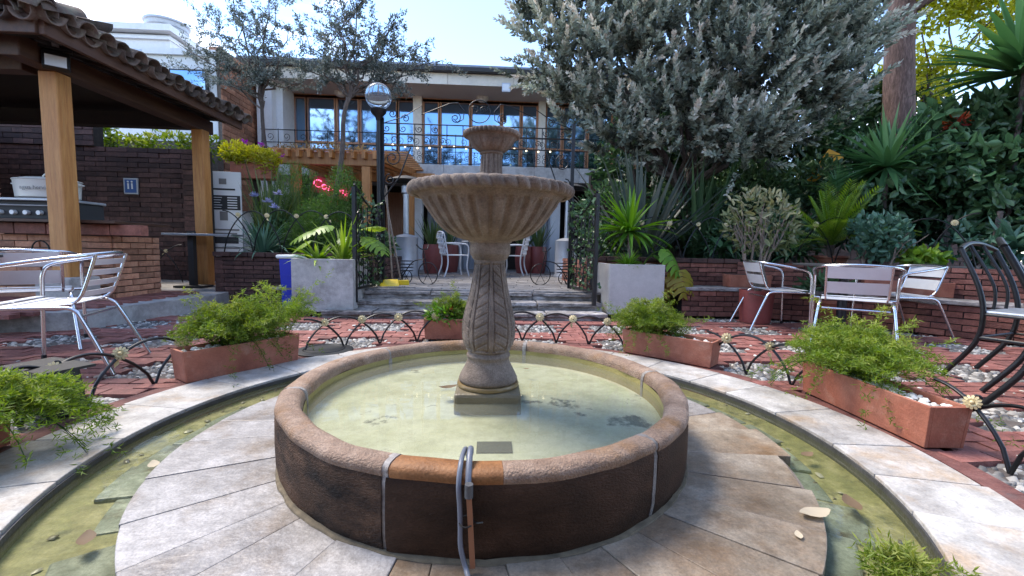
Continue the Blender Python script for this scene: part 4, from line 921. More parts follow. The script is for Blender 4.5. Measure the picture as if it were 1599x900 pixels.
def hoops(label, pts, H, group, rad=.0085):
    """pts: foot points along the line; overlapping arches each spanning two bays"""
    n = len(pts); root = thing('hoop_fence', label, 'fence', pts[n//2], 0, group); o0 = Vector(pts[n//2]); Pn = [Vector(p)-o0+Vector((rnd.gauss(0, .010), rnd.gauss(0, .010), 0)) for p in pts]
    for k in range(-1, n-1):
        A = Pn[k] if k >= 0 else None; B = Pn[k+2] if k+2 < n else None
        if k == -1: A = Pn[0]*2-Pn[1]
        if B is None: B = Pn[n-1]*2-Pn[n-2]
        Mx = Pn[k+1]+Vector((rnd.gauss(0, .012), rnd.gauss(0, .012), 0)); Hk = H*rnd.uniform(.95, 1.04); ptsa = []
        for i in range(21):
            t = i/20
            if k == -1 and t < .5: continue
            if k+2 >= n and t > .5: continue
            q = (1-t)**2*A+2*t*(1-t)*(2*Mx-(A+B)/2)+t*t*B
            s_ = math.sin(math.pi*t)**.62; q = Vector((q.x, q.y, A.z*(1-t)+B.z*t+Hk*s_)); ptsa.append(q)
        if len(ptsa) > 2: MB().tube(ptsa, rad, 6).build('hoop', 'iron', root, 60)
    for k in range(n-1):
        q = (Pn[k]+Pn[k+1])/2+Vector((0, 0, H*.862))
        tocam = Vector(CAM_POS)-(o0+q); rz = math.atan2(tocam.y, tocam.x)+math.pi/2+rnd.gauss(0, .25)
        f = link('flower', flw, None, root); f.scale = [rnd.uniform(.85, 1.1)]*3; f.location = q+Vector((math.sin(rz)*.012, -math.cos(rz)*.012, 0)); f.rotation_euler = (rnd.gauss(-.15, .1), 0, rz)
        b = link('flower_boss', bkm, None, root); b.location = q; b.rotation_euler = (0, 0, rz)
        if rnd.random() < .6:
            l_ = link('leaf_pendant', lfm, None, root); l_.location = (Pn[k+1] if rnd.random() < .5 else q)+Vector((0, 0, H*.93 if False else 0))+Vector((0, 0, 0)); l_.location = q+Vector((rnd.uniform(-.06, .06), -.01, -.035)); l_.rotation_euler = (0, rnd.gauss(0, .5), rz)
RH = 2.11
def ringpts(a0, a1, step=8.72):
    n = int(round((a0-a1)/step)); return [(CX+RH*math.cos(R(a0-i*step)), CY+RH*math.sin(R(a0-i*step)), -.02) for i in range(n+1)]
G = 'low hoop fence sections round the fountain'
hoops('low black hoop fence with brass flowers left of the fountain', ringpts(186.3, 151.4), .275, G)
hoops('low black hoop fence with brass flowers behind the fountain, left of the column', ringpts(133.9, 99.1), .275, G)
hoops('low black hoop fence with brass flowers behind the fountain, right of the column', ringpts(90.4, 46.9), .275, G)
hoops('low black hoop fence with brass flowers right of the fountain between the planters', ringpts(38.1, 12.0), .275, G)
hoops('low black hoop fence with brass flowers at the right edge by the iron chair', ringpts(-1.3, -27.4), .275, G)
G = 'hoop fences on the raised beds'
hoops('black hoop fence with brass flowers on the left brick bed', [(-3.75+.41*i, 6.35, ZB-.02) for i in range(6)], .62, G)
hoops('black hoop fence with brass flowers on the right brick bed', [(1.5+.41*i, 6.06, ZB-.02) for i in range(6)], .62, G)
hoops('black hoop fence with brass flowers on the garden wall at right', [(3.75+.36*i, 5.98-.26*i, ZB-.02) for i in range(6)], .62, G)
hoops('black hoop fence with brass flowers against the dark shelter wall', [(-6.9+.42*i, 7.2+.12*i, .165) for i in range(5)], .62, G)

# ------------------------------------------------------------------ furniture
def alu_chair(label, loc, rz, slats=2, group='aluminium bistro chairs'):
    t = thing('aluminium_chair', label, 'chair', loc, rz, group); r = .0125
    W = .315
    hoop = [(-W, -.24, 0), (-W, -.225, .45), (-W, -.215, .60), (-W-.005, -.17, .665), (-W-.01, -.02, .700), (-W+.01, .12, .725), (-W+.07, .235, .745), (-.10, .295, .757), (0, .305, .760)]
    hoop = smooth_path(hoop+[(-x, y, z) for x, y, z in hoop[-2::-1]], 5)
    MB().tube(hoop, r, 8).build('arm_rail', 'aluminium', t, 60)
    for s_ in (-1, 1):
        MB().tube(smooth_path([(s_*.255, -.20, .425), (s_*.255, .08, .425), (s_*.258, .17, .41), (s_*.27, .22, .33), (s_*.30, .36, 0)], 5), r, 8).build('rear_leg', 'aluminium', t, 60)
        MB().tube(smooth_path([(s_*.215, .14, .44), (s_*.22, .20, .50), (s_*.225, .28, .75)], 4), .010, 8).build('back_upright', 'aluminium', t, 60)
        MB().tube([(s_*.315, -.242, -.002), (s_*.315, -.240, .03)], .015, 8).build('foot_cap', 'black_plastic', t)
    MB().tube([(-W, -.225, .425), (W, -.225, .425)], r*.9, 8).build('front_rail', 'aluminium', t, 60)
    MB().tube([(-.24, .20, .365), (.24, .20, .365)], .009, 8).build('rear_stretcher', 'aluminium', t, 60)
    for i in range(7):
        y = -.205+i*.057; zz = .444-.010*math.sin((i/6)*math.pi)+(.006 if i == 0 else 0)
        MB().box((0, y, zz), (.50, .049, .006)).build('seat_slat', 'aluminium_slat', t, bevel=.002)
    h = (.235-.03*(slats-1))/slats
    for i in range(slats):
        z = .505+h/2+i*(h+.03)-(.0 if slats == 2 else .02); yb = .20+(z-.50)/.25*.085
        n = 8; V = []
        for zz in (-h/2, h/2):
            for dy in (-.003, .003):
                for k in range(n+1):
                    x = -.215+.43*k/n; V.append((x, yb+zz*.33+dy+.022*(1-(x/.215)**2), z+zz))
        k_ = n+1; F = []
        for k in range(n): F += [(k, k+1, 2*k_+k+1, 2*k_+k), (k_+k, 3*k_+k, 3*k_+k+1, k_+k+1), (k, k_+k, k_+k+1, k+1), (2*k_+k, 2*k_+k+1, 3*k_+k+1, 3*k_+k)]
        F += [(0, 2*k_, 3*k_, k_), (n, k_+n, 3*k_+n, 2*k_+n)]
        MB().add(V, F).build('back_slat', 'aluminium_slat', t, 40)
    return t
alu_chair('aluminium chair seen from behind, nearest at the right-hand table', (3.34, 3.80, 0), R(141))
alu_chair('aluminium chair on the left side of the right-hand table', (3.30, 4.86, 0), R(80))
alu_chair('aluminium chair on the right side of the right-hand table, facing left', (4.36, 4.42, 0), R(-98))
alu_chair('slatted aluminium chair seen from the side at the left, nearest the camera', (-2.79, 2.96, 0), R(-70), 4)
alu_chair('aluminium chair at far left with its back to the barbecue counter', (-3.60, 3.55, 0), R(-140), 2)
def pedestal_table(label, loc, r=.38, h=.72, top='print_black'):
    t = thing('round_table', label, 'table', loc, 0, 'round pedestal tables')
    MB().lathe([(r-.01, h-.012), (r, h-.010), (r, h+.006), (r-.01, h+.008), (0, h+.008)], 48).build('table_top', top, t, 40)
    MB().tube([(0, 0, .02), (0, 0, h-.01)], .045, 14).build('column', 'black_plastic', t, 60)
    MB().lathe([(.25, 0), (.255, .012), (.20, .024), (.06, .045), (.04, .06)], 40).build('base', 'iron', t, 40)
    return t
pedestal_table('black round pedestal table between the aluminium chairs on the right', (3.80, 4.48, 0), .48, .74)
pedestal_table('black round pedestal table at the left beside the aluminium chairs', (-3.66, 2.98, 0), .36)
bt = thing('narrow_bar_table', 'narrow bar shelf with pale metal edge in front of the far shelter post', 'table', (-4.30, 6.8, .165))
MB().box((0, 0, .80), (1.0, .3, .03)).build('table_top', 'galvanised', bt, bevel=.004); MB().box((-.2, .05, .43), (.08, .08, .84)).build('leg', 'print_black', bt); MB().box((-.2, .05, .02), (.4, .3, .03)).build('base', 'print_black', bt)
# iron armchair and high stool at right edge
ic = thing('iron_chair', 'black wrought-iron chair with curved back at the right edge', 'chair', (3.62, 2.72, 0), R(20))
for (s_, y) in ((-1, .26), (1, .26)):
    MB().tube(smooth_path([(s_*.24, y+.05, 0), (s_*.245, y-.10, .25), (s_*.25, y-.13, .45), (s_*.25, y-.09, .65), (s_*.25, y+.02, .90)], 5), .016, 8).build('back_leg', 'iron', ic, 60)
    MB().tube(smooth_path([(s_*.24, -.30, 0), (s_*.25, -.22, .22), (s_*.25, -.24, .45)], 5), .015, 8).build('front_leg', 'iron', ic, 60)
MB().tube(smooth_path([(-.25, .28, .90), (-.12, .30, .935), (0, .305, .945), (.12, .30, .935), (.25, .28, .90)], 4), .017, 8).build('top_rail', 'iron', ic, 60)
for x in (-.09, .09): MB().tube(smooth_path([(x, .14, .46), (x, .15, .65), (x, .295, .935)], 5), .010, 8).build('back_bar', 'iron', ic, 60)
for z in (.30, .46): MB().tube([(-.25, .14, z), (.25, .14, z)], .010, 6).tube([(-.25, .14, z), (-.25, -.23, z)], .010, 6).tube([(.25, .14, z), (.25, -.23, z)], .010, 6).tube([(-.25, -.23, z), (.25, -.23, z)], .010, 6).build('seat_rail' if z > .4 else 'stretcher', 'iron', ic, 60)
MB().box((0, -.05, .475), (.50, .40, .022)).build('seat', 'galvanised', ic, bevel=.008)
ic2 = copy_tree(ic); ic2['label'] = 'second black iron chair cut off by the right edge, nearer the camera'; ic2.location = (3.12, 2.14, 0); ic2.rotation_euler = (0, 0, R(38)); ic['group'] = ic2['group'] = 'black iron chairs'
# white cast garden chairs on the terrace and their table
def cast_chair(label, loc, rz):
    t = thing('cast_garden_chair', label, 'chair', loc, rz, 'white cast garden chairs')
    for s_ in (-1, 1):
        MB().tube(smooth_path([(s_*.24, -.24, 0), (s_*.22, -.20, .2), (s_*.23, -.22, .42)], 4), .016, 6).build('leg', 'white_metal', t, 60)
        MB().tube(smooth_path([(s_*.24, .27, 0), (s_*.22, .20, .2), (s_*.22, .20, .42), (s_*.24, .28, .84)], 4), .016, 6).build('leg', 'white_metal', t, 60)
        MB().tube(smooth_path([(s_*.24, .24, .66), (s_*.27, .0, .66), (s_*.26, -.20, .62), (s_*.23, -.22, .42)], 4), .014, 6).build('arm', 'white_metal', t, 60)
    MB().tube(smooth_path([(-.24, .28, .84), (-.1, .30, .88), (.1, .30, .88), (.24, .28, .84)], 4), .017, 6).build('top_rail', 'white_metal', t, 60)
    m = MB()
    for i in range(-3, 4): m.tube([(-.22, -.22+(i+3)*.07, .43), (.22, -.22+(i+3)*.07, .43)], .010, 5).tube([(i*.07, -.22, .425), (i*.07, .20, .425)], .010, 5)
    m.build('seat_lattice', 'white_metal', t)
    m = MB()
    for i in range(4):
        for j in range(4): m.tube([(-.165+i*.11+.05*math.cos(a), .225+(j+.5)*.022, .50+j*.10+.05*math.sin(a)) for a in np.linspace(0, 6.28, 11)], .009, 5)
    m.build('back_lattice', 'white_metal', t); return t
cast_chair('white cast-metal garden chair on the terrace left of the column', (-.72, 8.85, ZT), R(112)); cast_chair('white cast-metal garden chair on the terrace right of the column', (.52, 9.5, ZT), R(-105))
tt_ = thing('cast_garden_table', 'white round garden table on a black scrolled foot behind the column', 'table', (-.12, 9.1, ZT))
MB().lathe([(.46, .70), (.47, .70), (.47, .715), (0, .72)], 32).build('table_top', 'white_metal', tt_); MB().tube([(0, 0, .0), (0, 0, .70)], .03, 8).build('column', 'iron', tt_)
for k in range(3): MB().tube([(p[0]*math.cos(k*2.1), p[0]*math.sin(k*2.1), p[2]) for p in smooth_path([(0, 0, .3), (.2, 0, .34), (.36, 0, .14), (.28, 0, .02), (.2, 0, .08)], 4)], .014, 6).build('scroll_foot', 'iron', tt_, 60)
# patio heaters
def heater(label, loc):
    t = thing('patio_heater', label, 'patio heater', loc, 0, 'patio heaters on the terrace')
    MB().lathe([(.25, 0), (.255, .02), (.25, .04), (.235, .06), (.235, .74), (.24, .76), (.16, .80), (.06, .82)], 32).build('base', 'grey_metal', t, 40)
    MB().tube([(0, 0, .8), (0, 0, 1.62)], .055, 16).build('pole', 'galvanised', t, 60); MB().lathe([(.06, 1.60), (.09, 1.62), (.09, 1.75), (.05, 1.78)], 20).build('burner', 'galvanised', t, 40)
    MB().lathe([(.02, 1.96), (.20, 1.92), (.36, 1.86), (.37, 1.85), (.0, 1.94)], 32).build('reflector', 'print_black', t, 40); return t
heater('grey patio heater on the terrace left of the column, by the brooms', (-1.66, 8.75, ZT)); heater('grey patio heater on the terrace right of the column, by the gate leaf', (1.60, 9.1, ZT))
# tricycle plant stands
def trike(label, loc, rz):
    t = thing('wire_tricycle', label, 'plant stand', loc, rz, 'wire tricycle plant stands')
    for (x, y, r_) in ((.32, 0, .17), (-.15, .12, .10), (-.15, -.12, .10)):
        m = MB().tube([(x+r_*math.cos(a), y, r_+r_*math.sin(a)) for a in np.linspace(0, 6.283, 24)[:-1]], .008, 5, closed=True)
        for k in range(3): a = k*1.047; m.tube([(x-r_*math.cos(a), y, r_-r_*math.sin(a)), (x+r_*math.cos(a), y, r_+r_*math.sin(a))], .004, 4)
        m.build('wheel', 'iron', t)
    MB().tube(smooth_path([(.32, 0, .17), (.26, 0, .42), (.24, 0, .52)], 4), .009, 5).tube(smooth_path([(.22, -.16, .60), (.25, -.08, .54), (.25, .08, .54), (.22, .16, .60)], 4), .009, 5).tube(smooth_path([(.27, 0, .38), (.05, 0, .34), (-.15, 0, .10)], 5), .009, 5).tube([(-.15, -.12, .10), (-.15, .12, .10)], .008, 5).build('frame', 'iron', t)
    for i in range(4): MB().tube(arc((-.10, 0, .2+i*.05), .13, 0, 6.283, 14, 'xy'), .006, 4).build('basket_ring', 'iron', t)
    return t
trike('black wire tricycle plant stand at the top of the steps, left', (-1.22, 6.75, ZT), R(-25)); trike('black wire tricycle plant stand at the top of the steps, right', (1.12, 7.0, ZT), R(195))
# brooms and dustpan
for (k, (lab, x0, x1)) in enumerate((('straight pale broom handle leaning at the gateway', -1.42, -1.52), ('slanted pale mop handle with yellow head leaning at the gateway', -1.30, -1.56))):
    b_ = thing('broom', lab, 'broom', (x0, 6.45, ZT), 0, 'brooms by the gate'); MB().tube([(0, 0, .06), (x1-x0, .06, 1.45)], .013, 8).build('handle', 'bark_pale', b_, 60)
    MB().box((0, 0, .04), (.24, .06, .08), R(10*k)).build('broom_head', 'yellow_plastic' if k else 'print_black', b_, bevel=.015)
dp = thing('dustpan', 'yellow plastic dustpan lying at the top of the steps', 'dustpan', (-1.42, 6.22, ZT-.012), R(20))
MB().add([(-.13, -.1, 0), (.13, -.1, 0), (.14, .1, .01), (-.14, .1, .01), (-.13, -.1, .012), (.13, -.1, .012), (.14, .1, .11), (-.14, .1, .11)], [(3, 2, 1, 0), (4, 5, 6, 7), (0, 1, 5, 4), (1, 2, 6, 5), (2, 3, 7, 6), (3, 0, 4, 7)]).build('pan', 'yellow_plastic', dp, bevel=.012)
# string of warm bulbs on the balcony
sb_ = thing('string_lights', 'string of small warm bulbs hanging along the balcony railing', 'string lights', (-1.0, 10.75, 2.9))
MB().tube([(x, 0, .42-.07*abs(math.sin(x*2.2))) for x in np.linspace(-1.4, 2.6, 50)], .004, 4).build('wire', 'iron', sb_)
for i in range(14): x = -1.35+i*.29; MB().sphere((0, 0, 0), .022, 8, 6).build('bulb', 'bulb', sb_, 60, loc=(x, 0, .38-.07*abs(math.sin(x*2.2))))

# ------------------------------------------------------------------ planters and plants
def trough(label, c, rz, Ln, wd=.19, h=.19):
    t = thing('trough_planter', label, 'planter', c, rz, 'terracotta trough planters')
    m = MB(); k = .93
    for (x0, x1, y0, y1) in ((-1, 1, -1, -.82), (-1, 1, .82, 1), (-1, -.955, -.82, .82), (.955, 1, -.82, .82)):
        V = []
        for (z, f) in ((0, k), (h, 1)):
            for x, y in ((x0, y0), (x1, y0), (x1, y1), (x0, y1)): V.append((x*Ln/2*(f+.03 if z == 0 else 1), y*wd/2*f, z))
        MB().add(V, [(3, 2, 1, 0), (4, 5, 6, 7), (0, 1, 5, 4), (1, 2, 6, 5), (2, 3, 7, 6), (3, 0, 4, 7)]).build('side_panel', 'terracotta', t, bevel=.003)
    MB().box((0, 0, h*.45), (Ln*.93, wd*.8, h*.75)).build('soil', 'soil', t)
    Pq = [(rnd.uniform(-.44, .44)*Ln, rnd.uniform(-.36, .36)*wd, h*.80+rnd.uniform(0, .015)) for _ in range(int(Ln*130))]
    stuff(link('white_stones', npmesh('white_stones', *pebbles(Pq, .010, .022, .8, 1.4), smooth=True), 'pebble_pale', t)); return t
def fern(label, loc, rx, ry, h, stems=130, mat='leaf_fern', droop=.35, L_=.045, seed=0, trail=0, rz=0, group='asparagus ferns'):
    """feathery asparagus fern: arching stems set with fine needle leaves"""
    t = thing('asparagus_fern', label, 'fern', loc, rz, group); P = []; D = []; Vv = []; sm = MB()
    for k in range(stems):
        a = rnd.uniform(0, 6.283); q = rnd.random()**.5; end = Vector((rx*q*math.cos(a), ry*q*math.sin(a), h*(1-.55*q*q)*rnd.uniform(.55, 1.1)))
        if trail and rnd.random() < trail: end = Vector((rx*1.15*math.cos(a), ry*1.2*math.sin(a), -rnd.uniform(.05, .16)))
        st_ = Vector((end.x*.22, end.y*.22, 0)); mid = Vector((end.x*.55, end.y*.55, max(h*.7, end.z*1.0+.05)*rnd.uniform(.8, 1.05)))
        pts = [st_*(1-t_)**2+mid*2*t_*(1-t_)+end*t_*t_ for t_ in np.linspace(0, 1, 9)]
        if k % 4 == 0: sm.tube(pts, [.0018]*9, 3)
        if k < stems*.10: end = end*rnd.uniform(1.25, 1.6); pts = [st_*(1-t_)**2+mid*2*t_*(1-t_)+end*t_*t_ for t_ in np.linspace(0, 1, 9)]
        br = rnd.random()*.5+ .25
        for j in range(1, 9):
            ax = (pts[j]-pts[j-1]).normalized()
            nb_ = 4 if j > 2 else 1
            for b in range(nb_):
                sd_ = Vector((rnd.gauss(0, 1), rnd.gauss(0, 1), rnd.gauss(0, .5))); sd_ = (sd_-ax*sd_.dot(ax)).normalized()*.8+ax*.6
                b0 = pts[j-1].lerp(pts[j], rnd.random()); bl_ = rnd.uniform(.03, .075)*(1.15-j/11)
                for i in range(6):
                    p = b0+sd_*bl_*(i/5); P.append(p); D.append(sd_*.5+Vector((rnd.gauss(0, 1), rnd.gauss(0, 1), rnd.gauss(0, .7)+.15))); Vv.append(min(1, max(0, br*.7+.35*(p.z/h)+rnd.gauss(0, .12))))
    n = len(P); foliage('fronds', mat, t, blades(np.array([tuple(p) for p in P]), np.array([tuple(d) for d in D]), L_*(.5+rng.random(n))*.55, .0048, np.array(Vv), .1))
    sm.build('stems', 'leaf_fern_deep', t); return t
def side(a, b): return ((Vector((a[0], a[1], 0))+Vector((b[0], b[1], 0)))/2, math.atan2(b[1]-a[1], b[0]-a[0]), (Vector((b[0]-a[0], b[1]-a[1], 0))).length)
def place(a, b, wd=.19):
    c, rz, Ln = side(a, b); n_ = Vector((c.x-CX, c.y-CY, 0)).normalized(); return c+n_*(wd/2+.01), rz, Ln
c, rz, Ln = place((-1.77, 2.63), (-1.37, 3.18)); trough('terracotta trough planter with white stones left of the fountain', c, rz, Ln+.04)
fern('light green asparagus fern in the trough left of the fountain', (c.x-.05, c.y-.02, .15), .36, .26, .30, 170, trail=.10, rz=rz)
fern('trailing fern shoots rising behind the left trough towards the bed', (c.x+.12, c.y+.25, .14), .42, .20, .42, 60, rz=rz+.2)
c, rz, Ln = place((-.58, 3.95), (.02, 3.95)); trough('terracotta trough planter behind the fountain column', c, rz, Ln)
fern('fern with an orange blossom in the trough behind the column', (c.x-.02, c.y, .15), .30, .13, .25, 80, rz=rz)
mg = thing('leafy_plant', 'dark green leafy plant with orange blossom in the trough behind the column', 'plant', (c.x-.12, c.y-.04, .15))
bush(mg, 'leaf_bright', [((0, 0, .06), (.16, .08, .09))], 260, .075, .022); foliage('blossom', 'petal_red', mg, blades(np.array([(.07, -.06, .13)]*12)+rng.normal(size=(12, 3))*.006, rdir(12, .2), .022, .018))
c, rz, Ln = place((1.12, 3.52), (1.60, 3.03)); trough('terracotta trough planter with white stones right of the column', c, rz, Ln+.04)
fern('yellow-green asparagus fern spilling over the trough right of the column', (c.x-.12, c.y+.12, .15), .34, .24, .28, 170, trail=.16, rz=rz)
c, rz, Ln = place((1.925, 2.53), (1.90, 1.72)); trough('terracotta trough planter at the right, nearest the camera', c, rz, Ln)
fern('dense green asparagus fern in the near right trough', (c.x+.06, c.y+.16, .15), .42, .33, .30, 230, trail=.05, rz=rz)
c, rz, Ln = place((-1.90, 1.36), (-1.93, 1.84)); trough('terracotta trough planter cut off by the left edge', c, rz, Ln)
fern('bright fern hanging over the kerb from the left edge planter', (c.x+.10, c.y+.12, .14), .34, .30, .17, 120, trail=.45, rz=rz)
fern('fern tip growing at the bottom right corner over the channel', (float(at(1400, 893, 0)[0]), float(at(1400, 893, 0)[1]), -.02), .18, .06, .05, 11, group='asparagus ferns')
bx = thing('black_box_light', 'black metal box standing on the paving behind the left edge fern', 'ground light', (-2.10, 2.16, 0), R(-22))
MB().box((0, 0, .11), (.24, .16, .22), taper=.8).build('housing', 'black_plastic', bx, bevel=.006); MB().box((-.02, 0, .228), (.34, .2, .012)).build('top_plate', 'black_plastic', bx)
ds = thing('drain_lid', 'round black drain lid in the paving left of the basin', 'drain lid', (-1.32, 3.52, -.004)); MB().lathe([(.22, -.02), (.22, .006), (.20, .012), (0, .012)], 40).build('lid', 'black_plastic', ds, 40); MB().lathe([(.15, .012), (.155, .017), (.16, .012)], 40).build('lid_ring', 'iron', ds)
# scoop lying by the chair
sc = thing('wooden_spoon', 'pale wooden spoon lying on the paving under the left chair', 'spoon', (-2.42, 2.80, .0), R(-55)); MB().box((0, 0, .006), (.12, .016, .010)).build('handle', 'bark_pale', sc); MB().sphere((.08, 0, .008), .032, 10, 6, .3).build('bowl', 'bark_pale', sc)

# concrete planters
def cube(label, x0, x1, y0, mat):
    wd = x1-x0; t = thing('concrete_planter', label, 'planter', ((x0+x1)/2, y0+wd/2, 0), 0, 'concrete cube planters'); h = .665
    for (x, y, sx, sy) in ((0, -wd/2+.02, wd, .04), (0, wd/2-.02, wd, .04), (-wd/2+.02, 0, .04, wd-.081), (wd/2-.02, 0, .04, wd-.081)): MB().box((x, y, h/2+.03), (sx, sy, h-.03)).build('side_panel', mat, t, bevel=.006)
    MB().box((0, 0, h*.46), (wd-.09, wd-.09, h*.84)).build('soil', 'soil', t); MB().box((0, 0, .018), (wd-.08, wd-.08, .03)).build('foot', 'print_black', t); return t
cube('stained grey concrete cube planter left of the steps', -2.35, -1.63, 5.28, 'concrete'); cube('smooth pale concrete cube planter right of the steps', 1.50, 2.20, 5.36, 'concrete_pink')
def monstera_leaf(t, base, d, size, mat, roll=0):
    d = Vector(d).normalized(); s_ = d.cross(Vector((0, 0, 1))).normalized(); up = s_.cross(d); V = []; F = []; base = Vector(base); att = []
    def pt(x, y): return base+d*(y*size)+s_*(x*size)+up*(-.35*y*y*size-.5*x*x*size)
    lobes = 6
    for sg in (-1, 1):
        for i in range(lobes):
            y0 = -.08+i*.17; y1 = y0+.145; w_ = (.52, .60, .58, .50, .38, .20)[i]; n = len(V)
            V += [pt(0, max(0, y0)), pt(0, max(.02, y1)), pt(sg*w_*.55, y1+.06), pt(sg*w_, y1+.16*(1 if i < 5 else .6)), pt(sg*w_*.98, y0+.17), pt(sg*w_*.55, y0+.03)]
            f = [(n, n+1, n+2, n+5), (n+5, n+2, n+3, n+4)]; F += f if sg > 0 else [q[::-1] for q in f]
    v = rnd.random(); me = npmesh('leaf', [tuple(p) for p in V], F, np.clip(np.full(len(V), v)+rng.normal(size=len(V))*.12, 0, 1)); link('leaf', me, mat, t)
def monstera(label, loc, leaves, mat, cat='plant'):
    t = thing('monstera', label, cat, loc)
    for (tip, d, size) in leaves:
        MB().tube(smooth_path([(0, 0, 0), (tip[0]*.4, tip[1]*.4, tip[2]*.75), tip], 4), .008, 5).build('stalk', 'leaf_lime', t); monstera_leaf(t, tip, d, size, mat)
    return t
monstera('lime green monstera in the grey concrete planter', (-1.95, 5.75, .60), [((-.28, -.15, .42), (-.7, -.5, -.25), .30), ((-.12, -.05, .50), (-.3, -.6, -.1), .28), ((.12, 0, .36), (.3, -.7, -.2), .24), ((.42, -.1, .36), (.75, -.45, -.35), .34), ((.30, .1, .46), (.6, -.3, .3), .30), ((-.4, .1, .30), (-.8, -.3, -.3), .26)], 'leaf_lime')
monstera('green monstera leaf hanging beside the pale planter', (2.05, 5.8, .60), [((.28, -.12, .28), (.5, -.55, -.75), .40), ((.22, .1, .20), (.7, -.4, -.2), .26)], 'leaf_bright')
monstera('yellowing monstera drooping by the right brick bed', (2.42, 5.75, .15), [((.10, -.1, .46), (.15, -.5, -.85), .38), ((.02, .0, .36), (-.5, -.5, -.6), .30), ((.24, -.05, .30), (.5, -.4, -.6), .22)], 'leaf_monstera_yellow')
def rosette(name, label, cat, loc, n, L0, W0, mat, el=(10, 80), droop=.6, seg=6, group=None, trunk=0, spread=.02, bark='bark_pale', vshift=0):
    t = thing(name, label, cat, loc, 0, group); a = rng.random(n)*6.283; e = np.radians(el[0]+(el[1]-el[0])*rng.random(n)); D = np.stack([np.cos(a)*np.cos(e), np.sin(a)*np.cos(e), np.sin(e)], 1)
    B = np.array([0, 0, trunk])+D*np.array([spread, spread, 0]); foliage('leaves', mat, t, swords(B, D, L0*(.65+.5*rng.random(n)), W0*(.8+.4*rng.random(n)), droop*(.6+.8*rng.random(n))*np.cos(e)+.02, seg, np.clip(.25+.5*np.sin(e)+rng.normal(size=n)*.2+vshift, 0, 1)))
    if trunk: MB().tube([(0, 0, -.05), (.01, .01, trunk*.5), (0, 0, trunk+.02)], [.035, .03, .028], 8).build('trunk', bark, t, 60)
    return t
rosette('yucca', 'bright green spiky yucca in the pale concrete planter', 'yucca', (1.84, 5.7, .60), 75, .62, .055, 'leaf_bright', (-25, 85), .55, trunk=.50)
rosette('bromeliad', 'green bromeliad rosette at the front of the grey planter', 'bromeliad', (-2.12, 5.50, .62), 60, .36, .040, 'leaf_lime', (0, 75), .9)
rosette('spider_plant', 'yellow-green spider plant in the middle of the grey planter', 'plant', (-1.85, 5.60, .62), 34, .62, .038, 'leaf_lime', (15, 80), .5)
rosette('spider_plant', 'low grassy plant under the yucca in the pale planter', 'plant', (1.78, 5.55, .63), 110, .26, .022, 'leaf_bright', (10, 75), .9)
rosette('agapanthus', 'dark strap-leaved agapanthus with blue flowers on the left brick bed', 'agapanthus', (-3.35, 6.62, .66), 70, .62, .045, 'leaf_blue', (25, 80), 1.4)
ag = thing('agapanthus_flowers', 'pale blue agapanthus flower heads above the left brick bed', 'flowers', (-3.30, 6.70, .66), 0)
for (x, z) in ((-.18, .88), (.10, .72), (.16, .92), (.0, .80)):
    MB().tube([(x*.3, 0, 0), (x*.8, 0, z*.6), (x, 0, z)], .005, 5).build('stalk', 'leaf_mid', ag); P_ = np.repeat(np.array([(x, 0, z)]), 26, 0); foliage('flower_head', 'petal_blue', ag, blades(P_, rdir(26, .1), .085, .022))
for (x, y, nn) in ((-3.55, 7.3, 40), (-3.25, 7.6, 40)): rosette('upright_strap_plant', 'tall upright strap-leaved plant behind the agapanthus, '+('left clump' if x < -3.4 else 'right clump'), 'plant', (x, y, .66), nn, 1.45, .05, 'leaf_snake', (62, 88), .12, group='upright strap plants')
def fern_bush(label, loc, blobs, n, mat='leaf_fern_deep', L_=.06, W_=.010, name='feathery_bush'):
    t = thing(name, label, 'bush', loc); bush(t, mat, blobs, n, L_, W_, .35, shell=.15); MB().tube([(0, 0, -.1), (.02, .02, .25)], [.02, .015], 6).build('stem', 'bark', t); return t
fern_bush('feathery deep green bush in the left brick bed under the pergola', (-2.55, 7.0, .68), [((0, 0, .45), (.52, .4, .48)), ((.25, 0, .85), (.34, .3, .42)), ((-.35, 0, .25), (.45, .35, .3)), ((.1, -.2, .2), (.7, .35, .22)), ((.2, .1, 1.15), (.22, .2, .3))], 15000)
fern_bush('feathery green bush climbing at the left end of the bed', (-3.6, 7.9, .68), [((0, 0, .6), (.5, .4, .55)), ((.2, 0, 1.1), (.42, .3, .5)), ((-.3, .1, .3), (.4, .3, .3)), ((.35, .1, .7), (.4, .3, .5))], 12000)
fern_bush('dark low foliage filling the left brick bed', (-2.7, 7.5, .66), [((0, 0, .2), (1.1, .7, .35)), ((-.7, 0, .3), (.4, .5, .4)), ((.6, 0, .2), (.4, .5, .3))], 9000, 'leaf_dark', .09, .035, 'dark_groundcover')
